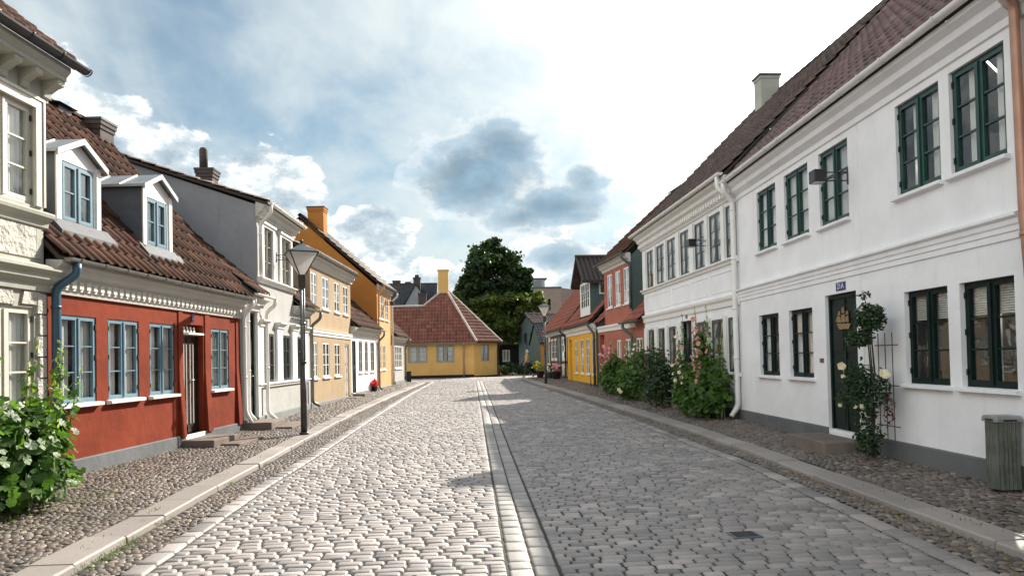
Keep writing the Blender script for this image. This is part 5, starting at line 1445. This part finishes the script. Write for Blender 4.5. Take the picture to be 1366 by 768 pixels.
def spike(st, x, y, z0, z1, lean, fl, buds, lv, nfl, face):
    """one tall flower stem: blooms in the middle, buds above"""
    dx, dy = lean; n = 8; P = lambda t: (x+dx*t*t, y+dy*t*t, z0+(z1-z0)*t)
    st.tube([P(i/n) for i in range(n+1)], [.011*(1-i/n*.7) for i in range(n+1)], 6)
    for k in range(nfl):
        t = .42+.44*k/max(1, nfl-1)+random.uniform(-.02, .02); p = P(t); a = random.uniform(0, 6.28)
        fl.append((p[0]+.04*math.cos(a)+face[0]*.03, p[1]+.04*math.sin(a)+face[1]*.03, p[2]))
    for k in range(26):
        t = .42+.58*k/26; p = P(t); a = k*2.4; r = .03*(1.3-t); buds.append((p[0]+r*math.cos(a), p[1]+r*math.sin(a), p[2]))
    for k in range(26):
        t = .12+.76*k/26; p = P(t); a = k*2.4; lv.append((p[0]+(.10-.05*t)*math.cos(a), p[1]+(.10-.05*t)*math.sin(a), p[2], a))

def hollyhock(loc, label, blobs, nleaf, size, spikes, mat_f, mat_l='leaf', extra=None, face=(-.9, -.5, .2), group='hollyhocks and shrubs along the right-hand walls', cat='plant', name='hollyhock', fsize=.105):
    t = empty(name, loc, 0, label, cat, group)
    foliage('foliage', blobs, nleaf, size, MT[mat_l], t)
    st = MB(); fl, bd, lv = [], [], []
    for b in blobs:
        for _ in range(4): st.tube([(b[0]+random.uniform(-.1,.1), b[1]+random.uniform(-.2,.2), 0), (b[0]+random.uniform(-.6,.6)*b[3], b[1]+random.uniform(-.6,.6)*b[4], b[2]+b[5]*.5)], [.012, .006], 5)
    for (x, y, z1, lx, ly, nf) in spikes: spike(st, x, y, .0, z1, (lx, ly), fl, bd, lv, nf, face)
    st.build('stem', MT['stem'], t)
    if fl: flowers(fl, fsize, MT[mat_f], t, face)
    if bd: instances('bud', *OVAL, [orient(RNG.normal(size=3), RNG.random()*6, RNG.uniform(.045, .085)) for _ in bd], bd, [RNG.random() for _ in bd], MT['leaf_lime'], t)
    if lv: instances('stem_leaf', *LOB, [orient((math.cos(a), math.sin(a), .8), RNG.random()*6, size*.75*RNG.uniform(.6, 1.1)) for x, y, z, a in lv], [(x, y, z) for x, y, z, a in lv], [RNG.random() for _ in lv], MT[mat_l], t)
    if extra: flowers(extra[0], extra[1], MT[extra[2]], t, face, 'low_blossom')
    return t

B0 = g(15.9)+.12
hollyhock((5.56, 15.95, B0), 'leafy green hollyhock with pink blooms nearest the white downpipe, right of the pilastered house door',
    [(0,-.1,.42,.42,.75,.45,3), (.0,.55,.8,.24,.3,.5,1.2), (.1,.25,1.25,.16,.2,.45,.7), (.12,-.65,.65,.25,.3,.5,.9), (.1,-.15,.95,.2,.25,.4,.7), (-.12,.1,.25,.4,.8,.3,1.3), (.1,.65,1.6,.12,.16,.5,.45)], 1500, .15,
    [(.1,.5,2.45,-.1,.1,9), (.0,.25,2.1,-.05,-.1,8), (.1,-.1,2.35,.0,.12,3), (.12,.75,2.65,-.05,.1,4), (.1,.9,2.3,-.05,.1,5), (.05,-.6,1.95,.05,-.2,0), (.1,-.75,1.6,.0,-.15,0), (-.2,-.15,1.6,-.1,0,6), (.1,.1,2.6,0,0,0)], 'pink', fsize=.135)
hollyhock((5.50, 17.35, g(17.35)+.12), 'thin tall hollyhock with pale pink blooms beside the pilastered house door',
    [(0,0,.4,.3,.4,.45,2), (0,.1,.9,.2,.25,.5,1)], 420, .14,
    [(.0,.1,2.15,-.1,.1,6), (-.1,-.2,1.7,-.12,-.05,6), (.1,.3,2.5,0,.05,0), (-.15,.05,1.35,-.1,.1,4)], 'white_petal', extra=([(-.2,-.1,1.45), (-.15,.1,1.3), (-.2,0,1.2), (-.1,-.2,1.6)], .11, 'pink'))
hollyhock((5.36, 19.3, g(19.3)+.12), 'dense dark shrub with a few deep red blooms left of the pilastered house door',
    [(0,0,.75,.5,.8,.8,3), (.1,.6,1.1,.35,.45,.6,1.2), (0,-.5,.6,.35,.4,.6,1.2)], 2300, .085,
    [(.1,0,2.1,0,.1,0), (0,.5,2.2,0,0,0)], 'red_petal', 'leaf_dark', extra=([(-.35,-.4,1.62), (-.3,.1,1.15), (-.36,-.1,1.35)], .14, 'red_petal'), name='shrub')
hollyhock((5.30, 22.0, g(22)+.12), 'mid-green hollyhock with cream white blooms in front of the coral house lean-to',
    [(0,0,.7,.45,.9,.75,3), (-.1,.5,.45,.45,.6,.45,1.5), (.1,-.6,1.1,.3,.4,.5,1)], 1500, .12,
    [(0,-.3,2.05,0,0,6), (.1,.2,2.3,.1,0,0), (0,.6,1.9,-.05,0,4), (.1,-.7,2.0,0,0,5)], 'white_petal', extra=([(-.45,-.2,.25), (-.45,.0,.3), (-.4,-.1,.22)], .14, 'white_petal'))
hollyhock((5.28, 25.1, g(25.1)+.12), 'tall hollyhock covered in rose-pink flower spikes by the coral house door',
    [(0,0,.6,.45,1.0,.65,3), (0,-.5,.9,.35,.5,.5,1.2)], 1300, .13,
    [(0,.1,2.15,0,.1,14), (-.1,.4,1.95,-.05,.1,13), (.05,.7,1.8,0,.1,12), (.1,-.2,1.9,0,0,9), (-.1,.9,1.6,-.1,.2,9)], 'pink', fsize=.15)

hollyhock((-4.92, 7.85, .12), 'large sunlit hollyhock bush growing by the stone-coloured house at the left edge',
    [(0,0,.52,.50,.62,.50,4), (.10,.35,.80,.26,.30,.32,1.2), (.0,-.45,.8,.40,.45,.42,1.6), (.15,-.1,.28,.5,.7,.30,1.6), (-.15,-.9,.7,.5,.5,.6,1.5)], 2300, .14,
    [(.2,.35,1.82,.1,.1,0), (.35,.2,1.72,.12,.0,0), (.1,.1,1.85,.05,.2,0), (-.1,-.35,2.15,.1,.1,0), (.02,.2,1.6,.02,.1,0), (-.2,.0,1.95,.0,.1,0), (.3,.5,1.5,.15,.1,0), (.0,-.6,1.95,.05,-.1,0), (.38,-.05,1.45,.15,.0,0)], 'white_petal', face=(.9,-.6,.2), group='hollyhocks at the left wall')

def climbing_rose():
    bx, by = 5.72, 9.30
    t = empty('climbing_rose', (bx, by, .12), 0, 'climbing rose with a few cream blooms trained beside the dark door', 'climbing rose')
    B = [(-.16,-.05,1.93,.18,.26,.20,2.2), (-.14,.25,1.66,.14,.27,.13,1.2), (-.16,.28,1.05,.17,.30,.27,1.6), (-.2,.08,.85,.18,.26,.4,1.6), (-.18,.05,.28,.18,.20,.28,1.4), (-.12,-.22,1.0,.1,.12,.25,.5), (-.2,.58,.80,.12,.20,.16,.4)]
    foliage('foliage', B, 4200, .062, MT['leaf_dark'], t, OVAL, wild=.8)
    s = MB()
    for k in range(5):
        a = random.uniform(-.08,.08); s.tube([(-.12,a,0), (-.14+a,a*.6,.6), (-.12,a-.03,1.2), (-.14,a,1.8)], [.016,.013,.011,.007], 6)
    s.tube([(-.14,0,1.9), (-.15,.05,2.15), (-.14,.12,2.28)], [.008,.006,.003], 5)
    s.build('stem', MT['bark'], t)
    foliage('young_shoot', [(-.15,.08,2.25,.06,.12,.06,1)], 30, .06, MT['leaf_dark'], t, OVAL)
    foliage('red_leaf', [(-.12,-.36,.72,.06,.10,.28,1)], 90, .055, MT['leaf_purple'], t, OVAL)
    flowers([(-.27,.50,1.27)], .16, MT['white_petal'], t, (-.8,-.8,.2)); 
    flowers([(-.3,-.02,.72), (-.32,.1,.7), (-.25,.62,.70), (-.30,.42,1.12), (-.26,.0,2.04)], .07, MT['white_petal'], t, (-.8,-.8,.2))
    flowers([(-.2,-.40,1.16)], .17, MT['white_petal'], t, (-.9,-.6,.2))
    tr = empty('trellis', (5.80, 9.12, .12), 0, 'thin rusty garden trellis fixed to the white wall behind the climbing rose', 'trellis')
    m = MB()
    for y in (-.04, .12, .28): m.tube([(-.04,y,.25), (-.04,y,1.72)], .007, 6)
    for z in (.45, 1.0, 1.55): m.tube([(-.045,-.17,z), (-.045,.35,z)], .007, 6)
    m.build('lattice', MT['trellis'], tr)
climbing_rose()

def potted(name, loc, label, r, hgt, blobs, n, sz, mleaf, fpts, fs, fmat, potmat, group=None):
    t = empty(name, loc, 0, label, 'planter', group)
    p = MB(); p.lathe([(r*.75,0), (r,.0+hgt*.9), (r*1.08,hgt*.92), (r*1.08,hgt), (r*.9,hgt), (r*.85,hgt*.9)], n=18); p.build('pot', MT[potmat], t, True)
    foliage('foliage', blobs, n, sz, MT[mleaf], t, OVAL)
    flowers(fpts, fs, MT[fmat], t, (-.3,-1,.3))
rr = lambda n, cx, cy, cz, s, sz=None: [(cx+random.gauss(0, s), cy+random.gauss(0, s)-.12, cz+random.gauss(0, sz or s)) for _ in range(n)]
potted('flower_pot', (-3.98, 30.6, g(30.6)+.12), 'small pot of bright red flowers by the steps of the small white house', .14, .2, [(0,0,.28,.18,.18,.12,1)], 120, .08, 'leaf', rr(34,0,0,.33,.09,.05), .13, 'red_petal', 'brass', 'flower pots')
potted('flower_pot', (5.02, 38.7, g(38.7)+.12), 'dark tub of pink flowers by the green posts of the half-timbered house', .27, .42, [(0,0,.58,.3,.3,.18,1)], 260, .09, 'leaf_dark', rr(30,0,-.1,.66,.13,.08), .14, 'pink', 'timber_dark', 'flower pots')
potted('flower_pot', (4.35, 40.9, g(40.9)+.12), 'pot with yellow and green plants behind the distant street lamp', .24, .38, [(0,0,.62,.42,.35,.28,1), (-.25,0,.75,.2,.2,.15,.5)], 420, .10, 'leaf_lime', rr(22,-.2,0,.72,.12), .13, 'yellow_petal', 'timber_dark', 'flower pots')
potted('flower_pot', (4.75, 39.9, g(39.9)+.12), 'low pot with cream flowers right of the distant street lamp', .24, .34, [(0,0,.6,.32,.3,.3,1)], 320, .09, 'leaf_dark', rr(14,-.1,-.1,.62,.12), .15, 'white_petal', 'greengrey' if 'greengrey' in MT else 'iron', 'flower pots')

t = empty('wheeled_bin', (-3.28, 40.05, g(40.05)), R(10), 'small black wheeled bin at the corner below the yellow house', 'wheelie bin')
m = MB(); m.prism([(-.14,.08),(.14,.08),(.17,.62),(-.17,.62)], -.13, .13); m.build('body', MT['iron'], t)
m = MB(); m.prism([(-.19,.62),(.19,.62),(.17,.67),(-.15,.69)], -.15, .15); m.build('lid', MT['iron'], t)
for x in (-.14, .14):
    m = MB(); m.tube([(x-.015,.13,.07), (x+.015,.13,.07)], .07, 12); m.build('wheel', MT['iron'], t)
t = empty('iron_hoop', (5.44, 30.3, g(30.3)+.12), R(80), 'rusty iron hoop standing in the pavement at the yellow house downpipe', 'iron hoop')
m = MB(); m.tube([(-.22,0,0), (-.22,0,.3), (-.16,0,.44), (-.05,0,.5), (.06,0,.5)], .022, 8); m.build('bar', MT['trellis'], t, True)

def drain():
    t = empty('drain_cover', (2.42, 6.05, .002), R(3), 'small iron drain cover set between the shaded setts at lower right', 'drain cover')
    m = MB(); m.box(-.13, .13, -.10, .10, -.02, .004); m.build('frame', MT['zinc_side'], t)
    for k in range(5):
        m = MB(); m.box(-.10, .10, -.075+k*.034, -.060+k*.034, .0045, .010); m.build('rib', MT['iron'], t)
drain()
for s, z, lab in ((.10, 1.22, 'pink potted flower inside the first blue window of the red house'), (1.22, 1.24, 'pink potted flower inside the second blue window of the red house')):
    p_ = RH.world(s, .22, z); t = empty('potted_flower', p_, 0, lab, 'potted flower', 'flowers on the red house window sills')
    m = MB(); m.lathe([(.05,-.08), (.07,.04), (.06,.04)], n=12); m.build('pot', MT['enamel_white'], t, True)
    foliage('foliage', [(0,0,.10,.08,.08,.07,1)], 30, .07, MT['leaf_dark'], t, OVAL)
    flowers([(random.gauss(0,.05), random.gauss(0,.06), .20+random.gauss(0,.08)) for _ in range(16)], .085, MT['pink'], t, (1,-.5,.2))
for s, lab in ((.12, 'white ornament on the sill inside the nearest dark window of the white house'), (1.18, 'small white ornament inside the second dark window of the white house')):
    p_ = R1H.world(s, .20, 1.20); t = empty('ornament', p_, 0, lab, 'ornament', 'sill ornaments')
    m = MB(); m.lathe([(.04,0), (.055,.03), (.03,.06), (.045,.10), (.02,.13), (.03,.155), (.008,.18)], n=12); m.build('figure', MT['enamel_white'], t, True)
def fallen_leaves():
    Ms, Ts, rn = [], [], []
    for _ in range(130):
        y = RNG.uniform(4.4, 9.5); x = interp(KR, y)-abs(RNG.normal(0, .16))-.03
        Ms.append(orient(np.array([0, 0, 1])+RNG.normal(size=3)*.35, RNG.random()*6.3, RNG.uniform(.02, .05))); Ts.append((x, y, g(y)+.012)); rn.append(RNG.random())
    for _ in range(70):
        y = RNG.uniform(7, 16); x = interp(FR, y)-abs(RNG.normal(0, .25))-.05
        Ms.append(orient(np.array([0, 0, 1])+RNG.normal(size=3)*.35, RNG.random()*6.3, RNG.uniform(.02, .045))); Ts.append((x, y, g(y)+.125)); rn.append(RNG.random())
    m = leaf_mat('dry_leaf', (.20,.09,.025), (.34,.22,.05), .2)
    tag(instances('fallen_leaves', *OVAL, Ms, Ts, rn, m), 'scattered dry yellow and brown leaves along the right kerb', 'fallen leaves', kind='stuff')
fallen_leaves()
# grass tufts and weeds in the joints
def grass():
    Ms, Ts, rn = [], [], []
    B = ([(-.12,0,0), (.12,0,0), (.05,.1,.7), (0,.25,1.0)], [(0,1,2), (0,2,3)])
    spots = [(-3.06,6.3,.05,.30,260), (-3.16,7.4,.04,.12,60), (-3.2,9.6,.04,.10,60), (-3.22,11.4,.03,.12,50), (-4.55,7.6,.28,.9,420), (-4.2,8.2,.15,.3,90), (4.2,5.9,.04,.3,90), (4.28,7.2,.03,.2,30), (-5.2,10.6,.05,.5,60), (5.35,16.4,.1,.5,60), (-3.55,13,.1,.3,20)]
    for cx, cy, sx, sy, n in spots:
        for _ in range(n):
            x, y = RNG.normal(cx, sx), RNG.normal(cy, sy); kl = interp(KL, y); z = .125 if (x < kl-.02 or x > interp(KR, y)) else 0.
            s = RNG.uniform(.015, .04); Ms.append(orient(RNG.normal(size=3)*.35+np.array([0, 0, 1]), RNG.random()*6.3, s)); Ts.append((x, y, g(y)+z)); rn.append(RNG.random())
    tag(instances('grass', *B, Ms, Ts, rn, MT['grass']), 'short grass and moss growing in the paving joints', 'grass', kind='stuff')
grass()

# ------------------------------------------------------------------ trees beyond the end of the street
def tree(x, y, blobs, n, size, mat, label, trunk_h, tr=.28, limbs=7):
    t = empty('tree', (x, y, g(y)), 0, label, 'tree', 'trees beyond the yellow corner house')
    m = MB(); m.tube([(0,0,-.1), (.05,.05,trunk_h*.5), (0,0,trunk_h), (.1,0,trunk_h*1.5)], [tr*1.3, tr, tr*.8, tr*.35], 10)
    for k in range(limbs):
        b = blobs[k % len(blobs)]; z0 = trunk_h*random.uniform(.7, 1.3)
        q = (b[0]*.9, b[1]*.9, b[2]+b[5]*.2); mid = ((q[0])*.45, q[1]*.45, z0+(q[2]-z0)*.55)
        m.tube([(0,0,z0), mid, q], [tr*.45, tr*.3, tr*.08], 6)
    m.build('trunk', MT['bark'], t)
    big = []
    for b in blobs:      # break every lobe into uneven clumps
        for _ in range(24):
            d = RNG.normal(size=3); d /= np.linalg.norm(d); r = RNG.uniform(.25, .98); k = RNG.uniform(.24, .44)
            big.append((b[0]+d[0]*b[3]*r, b[1]+d[1]*b[4]*r, b[2]+d[2]*b[5]*r, b[3]*k, b[4]*k, b[5]*k*.8, k))
    foliage('crown', big, n, size, mat, t, CLUMP, upb=.5, shell_=.8, wild=.7)
    return t
tree(2.5, 62.5, [(0,0,9.2,2.9,2.7,2.5,3.6), (-1.7,0,7.3,1.8,1.8,1.6,1.2), (1.9,0,7.8,1.8,1.7,1.5,1.2), (.0,0,10.6,1.8,1.7,1.5,1.3), (0,-1,6.3,2.6,1.8,1.4,1.5), (2.9,0,8.7,.9,.9,.7,.4), (-2.4,0,8.3,.8,.8,.7,.3)], 30000, .30, MT['leaf_tree'], 'tall dark round-crowned tree rising behind the yellow corner house', 4.5)
tree(5.6, 61, [(0,0,4.8,1.6,1.7,1.9,2), (-.9,0,6.1,1.3,1.3,1.2,1), (.8,0,6.0,.9,1.0,1.0,.8), (-1.6,0,3.6,1.3,1.3,1.2,1)], 12000, .25, MT['leaf_tree_light'], 'lighter yellow-green tree right of the tall dark tree', 2.6, .18)
tree(.2, 59.5, [(0,0,4.4,2.0,1.6,1.8,2), (1.7,0,5.0,1.6,1.5,1.6,1.4), (-1.1,0,5.6,1.0,1.2,1.1,.8), (2.9,0,3.6,1.4,1.4,1.3,1)], 14000, .25, MT['leaf_tree_light'], 'low olive-green tree directly behind the tiled roof of the yellow corner house', 2.4, .2)
tree(6.5, 54.2, [(0,0,3.7,.75,.7,.8,1), (.3,0,3.0,.6,.6,.5,.5)], 1300, .18, MT['leaf_purple'], 'small copper-red tree between the green-grey house and the distant street lamp', 1.9, .08, 4)
hollyhock((3.25, 51.5, g(51)), 'dark low bushes under the trees beside the yellow corner house', [(0,0,.45,.7,.5,.5,1), (.8,.2,.4,.5,.4,.4,.7), (-.5,.5,.35,.5,.4,.4,.6)], 900, .14, [], 'pink', 'leaf_dark', group='bushes at the end of the street', cat='bush', name='bush')
hollyhock((4.6, 53.0, g(51)), 'dark bush at the foot of the green-grey gable behind the walking man', [(0,0,.5,.6,.5,.55,1), (.7,0,.4,.5,.4,.45,.7)], 700, .14, [], 'pink', 'leaf_dark', group='bushes at the end of the street', cat='bush', name='bush')

# ------------------------------------------------------------------ background houses
def green_house():
    p0 = (5.78, 56.0); h = House('gabled_house', p0, (p0[0]+.955, p0[1]+.297), 'L', 'green-grey gabled house with a dark tiled roof beyond the walking man')
    h.base = .36; h.o.location.z = h.base
    wall(h, 0, 6, .2, 4.2, [(.35,.75,2.2,3.6), (.25,.95,.4,2.2)], MT['greengrey'], rev=.12); shell(h, 0, 6, .2, 4.2, 2.05, 5.15, MT['greengrey'])
    window(h, .35, .75, 2.2, 3.6, MT['wframe'], d=.03, detail=False, glass=MT['glass_dark']); door(h, .25, .95, .4, 2.2, MT['blue_dark'], d=.08)
    for d0 in (.9, 2.2):
        m = h.mb(); m.box(-.03, 0, d0, d0+.55, 2.3, 3.7); f = m.build('window', MT['dgrey'], h.o)
        m = h.mb(); m.quad((-.034, d0+.5, 2.35), (-.034, d0+.05, 2.35), (-.034, d0+.05, 3.65), (-.034, d0+.5, 3.65)); m.build('pane', MT['glass_dark'], f)
    roof(h, -.25, 6, (-.3, 4.12), (2.05, 5.3), MT['tile_dark'])
    p0 = (5.55, 51.6); k = House('low_house', p0, (p0[0]+1, p0[1]+.1), 'L', 'low ochre cottage half hidden behind the distant street lamp')
    k.base = .36; k.o.location.z = k.base
    wall(k, 0, 5, .3, 2.7, [(.45,1.2,1.2,2.2), (1.6,2.3,1.2,2.2)], MT['orange_side']); shell(k, 0, 5, .3, 2.7, 2., 4.2, MT['greengrey'])
    for a, b in ((.45,1.2), (1.6,2.3)): window(k, a, b, 1.2, 2.2, MT['wframe'], d=.03, detail=False, glass=MT['glass_dark'])
    roof(k, -.1, 5, (-.25, 2.68), (2., 4.3), MT['slate'])
green_house()
def dark_shed():
    h = House('dark_house', (1.2, 64.0), (2.2, 64.02), 'L', 'very dark timber house with two small white windows in the shade of the trees')
    h.base = .36; h.o.location.z = h.base
    W2 = [(2.15,2.85), (3.85,4.45)]
    wall(h, 0, 6.5, .2, 2.9, [(a, b, 1.3, 2.4) for a, b in W2], MT['plinth_black']); shell(h, 0, 6.5, .2, 2.9, 2.4, 5.4, MT['plinth_black'])
    for a, b in W2: window(h, a, b, 1.3, 2.4, MT['wframe'], d=.02, rows=2, curt='full', detail=False, sash=.06, fr=.07)
    roof(h, -.2, 6.7, (-.3, 2.86), (2.4, 5.5), MT['tile_dark'])
dark_shed()
def modern_block():
    h = House('brick_block', (8.2, 90.), (9.2, 90.), 'L', 'modern brick block with a glass penthouse above the distant roofs', 'building')
    h.base = .3; h.o.location.z = h.base
    wall(h, 0, 4.35, 0, 10.65, [(1.15,2.95,7.7,9.2,1.2)], MT['brick_tan'])
    m = h.mb(); m.quad((4.35,0,0), (9.5,6.5,0), (9.5,6.5,10.65), (4.35,0,10.65)); m.quad((0,12,0), (0,0,0), (0,0,10.65), (0,12,10.65)); m.quad((9.5,6.5,0), (0,12,0), (0,12,10.65), (9.5,6.5,10.65))
    m.build('wall', MT['brick_tan'], h.o)
    m = h.mb(); m.poly([(0,0,10.65), (4.35,0,10.65), (9.5,6.5,10.65), (0,12,10.65)]); m.box(-.05, 4.4, -.06, .2, 10.6, 10.8); m.build('roof', MT['lead'], h.o)
    m = h.mb(); m.quad((1.15,1.0,7.7), (2.95,1.0,7.7), (2.95,1.0,9.2), (1.15,1.0,9.2)); m.build('pane', MT['glass'], h.o)
    m = h.mb(); m.box(1.15, 2.95, 1.1, 1.2, 7.7, 9.2); m.build('window_backing', MT['zinc_side'], h.o)
    m = h.mb(); m.box(2.0, 2.06, .9, 1.0, 7.7, 9.2); m.box(1.15, 2.95, -.02, .02, 7.75, 7.8); m.build('window_frame', MT['gframe'], h.o)
    p = h.mb(); p.box(.0, 2.3, .8, 4, 10.8, 11.9); pe = p.build('penthouse', MT['zinc'], h.o)
    p = h.mb(); p.box(.5, 1.9, .76, .8, 10.9, 11.7); p.build('pane', MT['glass_dark'], pe)
    p = h.mb(); p.quad((2.305,.9,10.9), (2.305,3.9,10.9), (2.305,3.9,11.75), (2.305,.9,11.75)); p.build('pane', MT['glass_dark'], pe)
    p = h.mb(); p.box(-.15, 2.6, .5, 4.2, 11.9, 12.02); p.build('penthouse_roof', MT['lead'], pe)
    t = empty('balcony_plants', (10.9, 90.3, 7.7), 0, 'clipped green shrubs on the balcony of the modern brick block', 'plants')
    foliage('foliage', [(-.4,.2,.4,.5,.3,.5,1), (.0,.3,.9,.3,.3,.7,1), (-.9,.2,.25,.4,.3,.25,.6)], 400, .22, MT['leaf_tree'], t, CLUMP)
modern_block()
def slate_house():
    h = House('slate_house', (-9.5, 72.), (-8.5, 72.), 'L', 'dark slate-roofed building with chimneys and a grey cross gable rising behind the yellow corner house', 'building')
    h.base = .3; h.o.location.z = h.base
    wall(h, 0, 6.6, 0, 6.9, [], MT['gable_grey']); shell(h, 0, 6.6, 0, 6.9, 2.6, 9.6, MT['gable_grey'])
    roof(h, -.2, 6.6, (-.3, 6.8), (2.6, 9.75), MT['slate'])
    m = h.mb(); x0, x1, xa = 3.25, 6.1, 4.55
    m.poly([(x0,-.9,0), (x1,-.9,0), (x1,-.9,6.95), (xa,-.9,9.25), (x0,-.9,6.95)]); m.quad((x0,2,0), (x0,-.9,0), (x0,-.9,6.95), (x0,2,6.95)); m.quad((x1,-.9,0), (x1,2,0), (x1,2,6.95), (x1,-.9,6.95))
    m.build('cross_gable', MT['gable_grey'], h.o)
    r = h.mb()
    for sx, xe in ((-1, x0-.15), (1, x1+.15)):
        q = [(xe,-1.05,6.85), (xa,-1.05,9.32), (xa,3,9.32), (xe,3,6.85)]; q += [(a, b, c+.08) for a, b, c in q]
        r.add(q, [(0,1,2,3), (7,6,5,4), (0,4,5,1), (2,6,7,3), (3,7,4,0)])
    r.build('cross_gable_roof', MT['slate'], h.o)
    chimney(h, 2.3, 2.6, 9.0, 10.1, .75, .6); chimney(h, 3.5, 2.6, 9.0, 9.95, .5, .5)
    c = chimney(h, 4.6, .5, 8.8, 10.15, .7, .6); p = h.mb(); p.lathe([(.2,10.15), (.24,10.3), (.18,10.45)], 4.6, .5, 10); p.build('chimney_pot', MT['brick_dark'], c)
    chimney(h, 5.25, -1.6, 7.0, 8.35, .8, .5, MT['brick_tan'] if False else MT['brick_dark'])
slate_house()

# ------------------------------------------------------------------ the walking man
def skin_graph(name, pts, edges, mat, par, levels=2, root=0):
    me = bpy.data.meshes.new(name); me.from_pydata([p[:3] for p in pts], edges, []); me.update()
    o = bpy.data.objects.new(name, me); COL.objects.link(o); o.parent = par
    me.materials.append(mat)
    sk = o.modifiers.new('skin', 'SKIN'); sk.use_smooth_shade = True
    if not me.skin_vertices: 
        bpy.context.view_layer.objects.active = o
    sv = me.skin_vertices[0].data
    for i, p in enumerate(pts): sv[i].radius = (p[3], p[4] if len(p) > 4 else p[3]); sv[i].use_root = (i == root)
    s = o.modifiers.new('sub', 'SUBSURF'); s.levels = levels; s.render_levels = levels
    return o

def walker():
    # local +x is the walking direction
    t = empty('person', (3.95, 44.8, g(44.8)), R(172), 'white-haired person walking left across the street in an ochre jacket and dark trousers', 'person')
    MT['skin'] = paint('skin', (.45,.25,.18), .5, .03); MT['jacket'] = paint('ochre_jacket', (.42,.27,.09), .8, .1)
    MT['trousers'] = paint('dark_trousers', (.02,.022,.03), .8, .1); MT['shirt'] = paint('pale_shirt', (.5,.52,.56), .8, .05); MT['hair'] = paint('white_hair', (.62,.58,.52), .7, .1); MT['shoe'] = paint('dark_shoe', (.02,.018,.016), .4, .1)
    P = [(0,0,.93,.115,.15), (.01,0,1.12,.10,.14), (.02,0,1.32,.11,.16), (.03,0,1.44,.07,.09), (.045,0,1.52,.05,.05), (.06,0,1.60,.078,.068), (.065,0,1.68,.09,.078), (.06,0,1.755,.06,.055)]
    E_ = [(i, i+1) for i in range(7)]
    def add(pt, prev): P.append(pt); E_.append((prev, len(P)-1)); return len(P)-1
    hands = []
    for s, sw in ((1, 1), (-1, -1)):
        k = add((.02, s*.17, 1.41, .06), 2); k = add((-.02+sw*.03, s*.215, 1.16, .045), k); k = add((.06+sw*.10, s*.215, .96, .033), k); k = add((.09+sw*.12, s*.21, .90, .026), k)
        px, py, pz = .10+sw*.125, s*.21, .86; pm = add((px, py, pz, .030, .018), k)
        for f in range(4):
            fx = px-.026+f*.017; L = (.058, .070, .066, .050)[f]
            a = add((fx+.004, py, pz-.045, .0085), pm); a = add((fx+.012, py-s*.006, pz-.045-L*.6, .0075), a); add((fx+.016, py-s*.018, pz-.045-L, .006), a)
        a = add((px+.034, py-s*.008, pz-.012, .010), pm); add((px+.048, py-s*.016, pz-.045, .008), a)
    for s, kn, an, toe in ((1, (.16,.52), (.20,.10), (.34,.035)), (-1, (-.02,.50), (-.36,.20), (-.30,.06))):
        k = add((0, s*.09, .88, .095), 0); k = add((kn[0], s*.09, kn[1], .062), k); k = add((an[0], s*.085, an[1], .038), k); add((toe[0], s*.085, toe[1], .03), k)
    body = skin_graph('body', P, E_, MT['skin'], t)
    n = MB(); n.add([(.15,-.012,1.655), (.15,.012,1.655), (.175,0,1.635), (.15,0,1.69)], [(0,1,3), (1,2,3), (2,0,3), (0,2,1)]); n.build('nose', MT['skin'], t)
    for s in (-1, 1):
        e = MB(); e.lathe([(.003,1.674), (.010,1.680), (.010,1.686), (.003,1.692)], .148, s*.030, 8); e.build('eye', MT['iron'], t, True)
        e = MB(); e.lathe([(.004,1.640), (.014,1.655), (.015,1.675), (.005,1.69)], .06, s*.083, 8); e.build('ear', MT['skin'], t, True)
    n = MB(); n.box(.135, .148, -.02, .02, 1.608, 1.614); n.build('mouth', MT['trellis'], t)
    h = skin_graph('hair', [(.02,0,1.665,.082,.083), (.035,0,1.735,.095,.088), (.05,0,1.785,.06,.06), (-.01,0,1.62,.055,.06)], [(0,1), (1,2), (0,3)], MT['hair'], t)
    j = skin_graph('jacket', [(0,0,.86,.135,.175), (.01,0,1.05,.125,.165), (.02,0,1.28,.135,.19), (.025,0,1.42,.085,.13),
        (.02,.175,1.40,.078), (-.01,.225,1.17,.062), (.13,.222,1.0,.05), (.18,.22,.935,.043), (.02,-.175,1.40,.078), (-.05,-.225,1.17,.062), (-.04,-.222,.98,.05), (-.02,-.22,.93,.043)],
        [(0,1), (1,2), (2,3), (2,4), (4,5), (5,6), (6,7), (2,8), (8,9), (9,10), (10,11)], MT['jacket'], t)
    sh = MB(); sh.add([(.145,-.05,1.0), (.155,.05,1.0), (.165,.045,1.38), (.155,-.045,1.38), (.13,-.05,1.0), (.13,.05,1.0), (.12,.045,1.42), (.12,-.045,1.42)], [(0,1,2,3), (4,7,6,5), (0,3,7,4), (1,5,6,2), (3,2,6,7), (0,4,5,1)]); sh.build('shirt_front', MT['shirt'], t)
    tr = skin_graph('trousers', [(0,0,.95,.12,.155), (0,.095,.85,.105), (.16,.09,.52,.078), (.195,.087,.13,.065), (0,-.095,.85,.105), (-.02,-.09,.50,.078), (-.33,-.087,.235,.065)], [(0,1), (1,2), (2,3), (0,4), (4,5), (5,6)], MT['trousers'], t)
    for s, a, b in ((1, (.19,.06), (.36,.035)), (-1, (-.38,.17), (-.29,.04))):
        sk = skin_graph('shoe', [(a[0]-.03, s*.086, a[1], .05), (b[0]-.06, s*.086, b[1]+.01, .045), (b[0], s*.086, b[1], .035)], [(0,1), (1,2)], MT['shoe'], t)
walker()
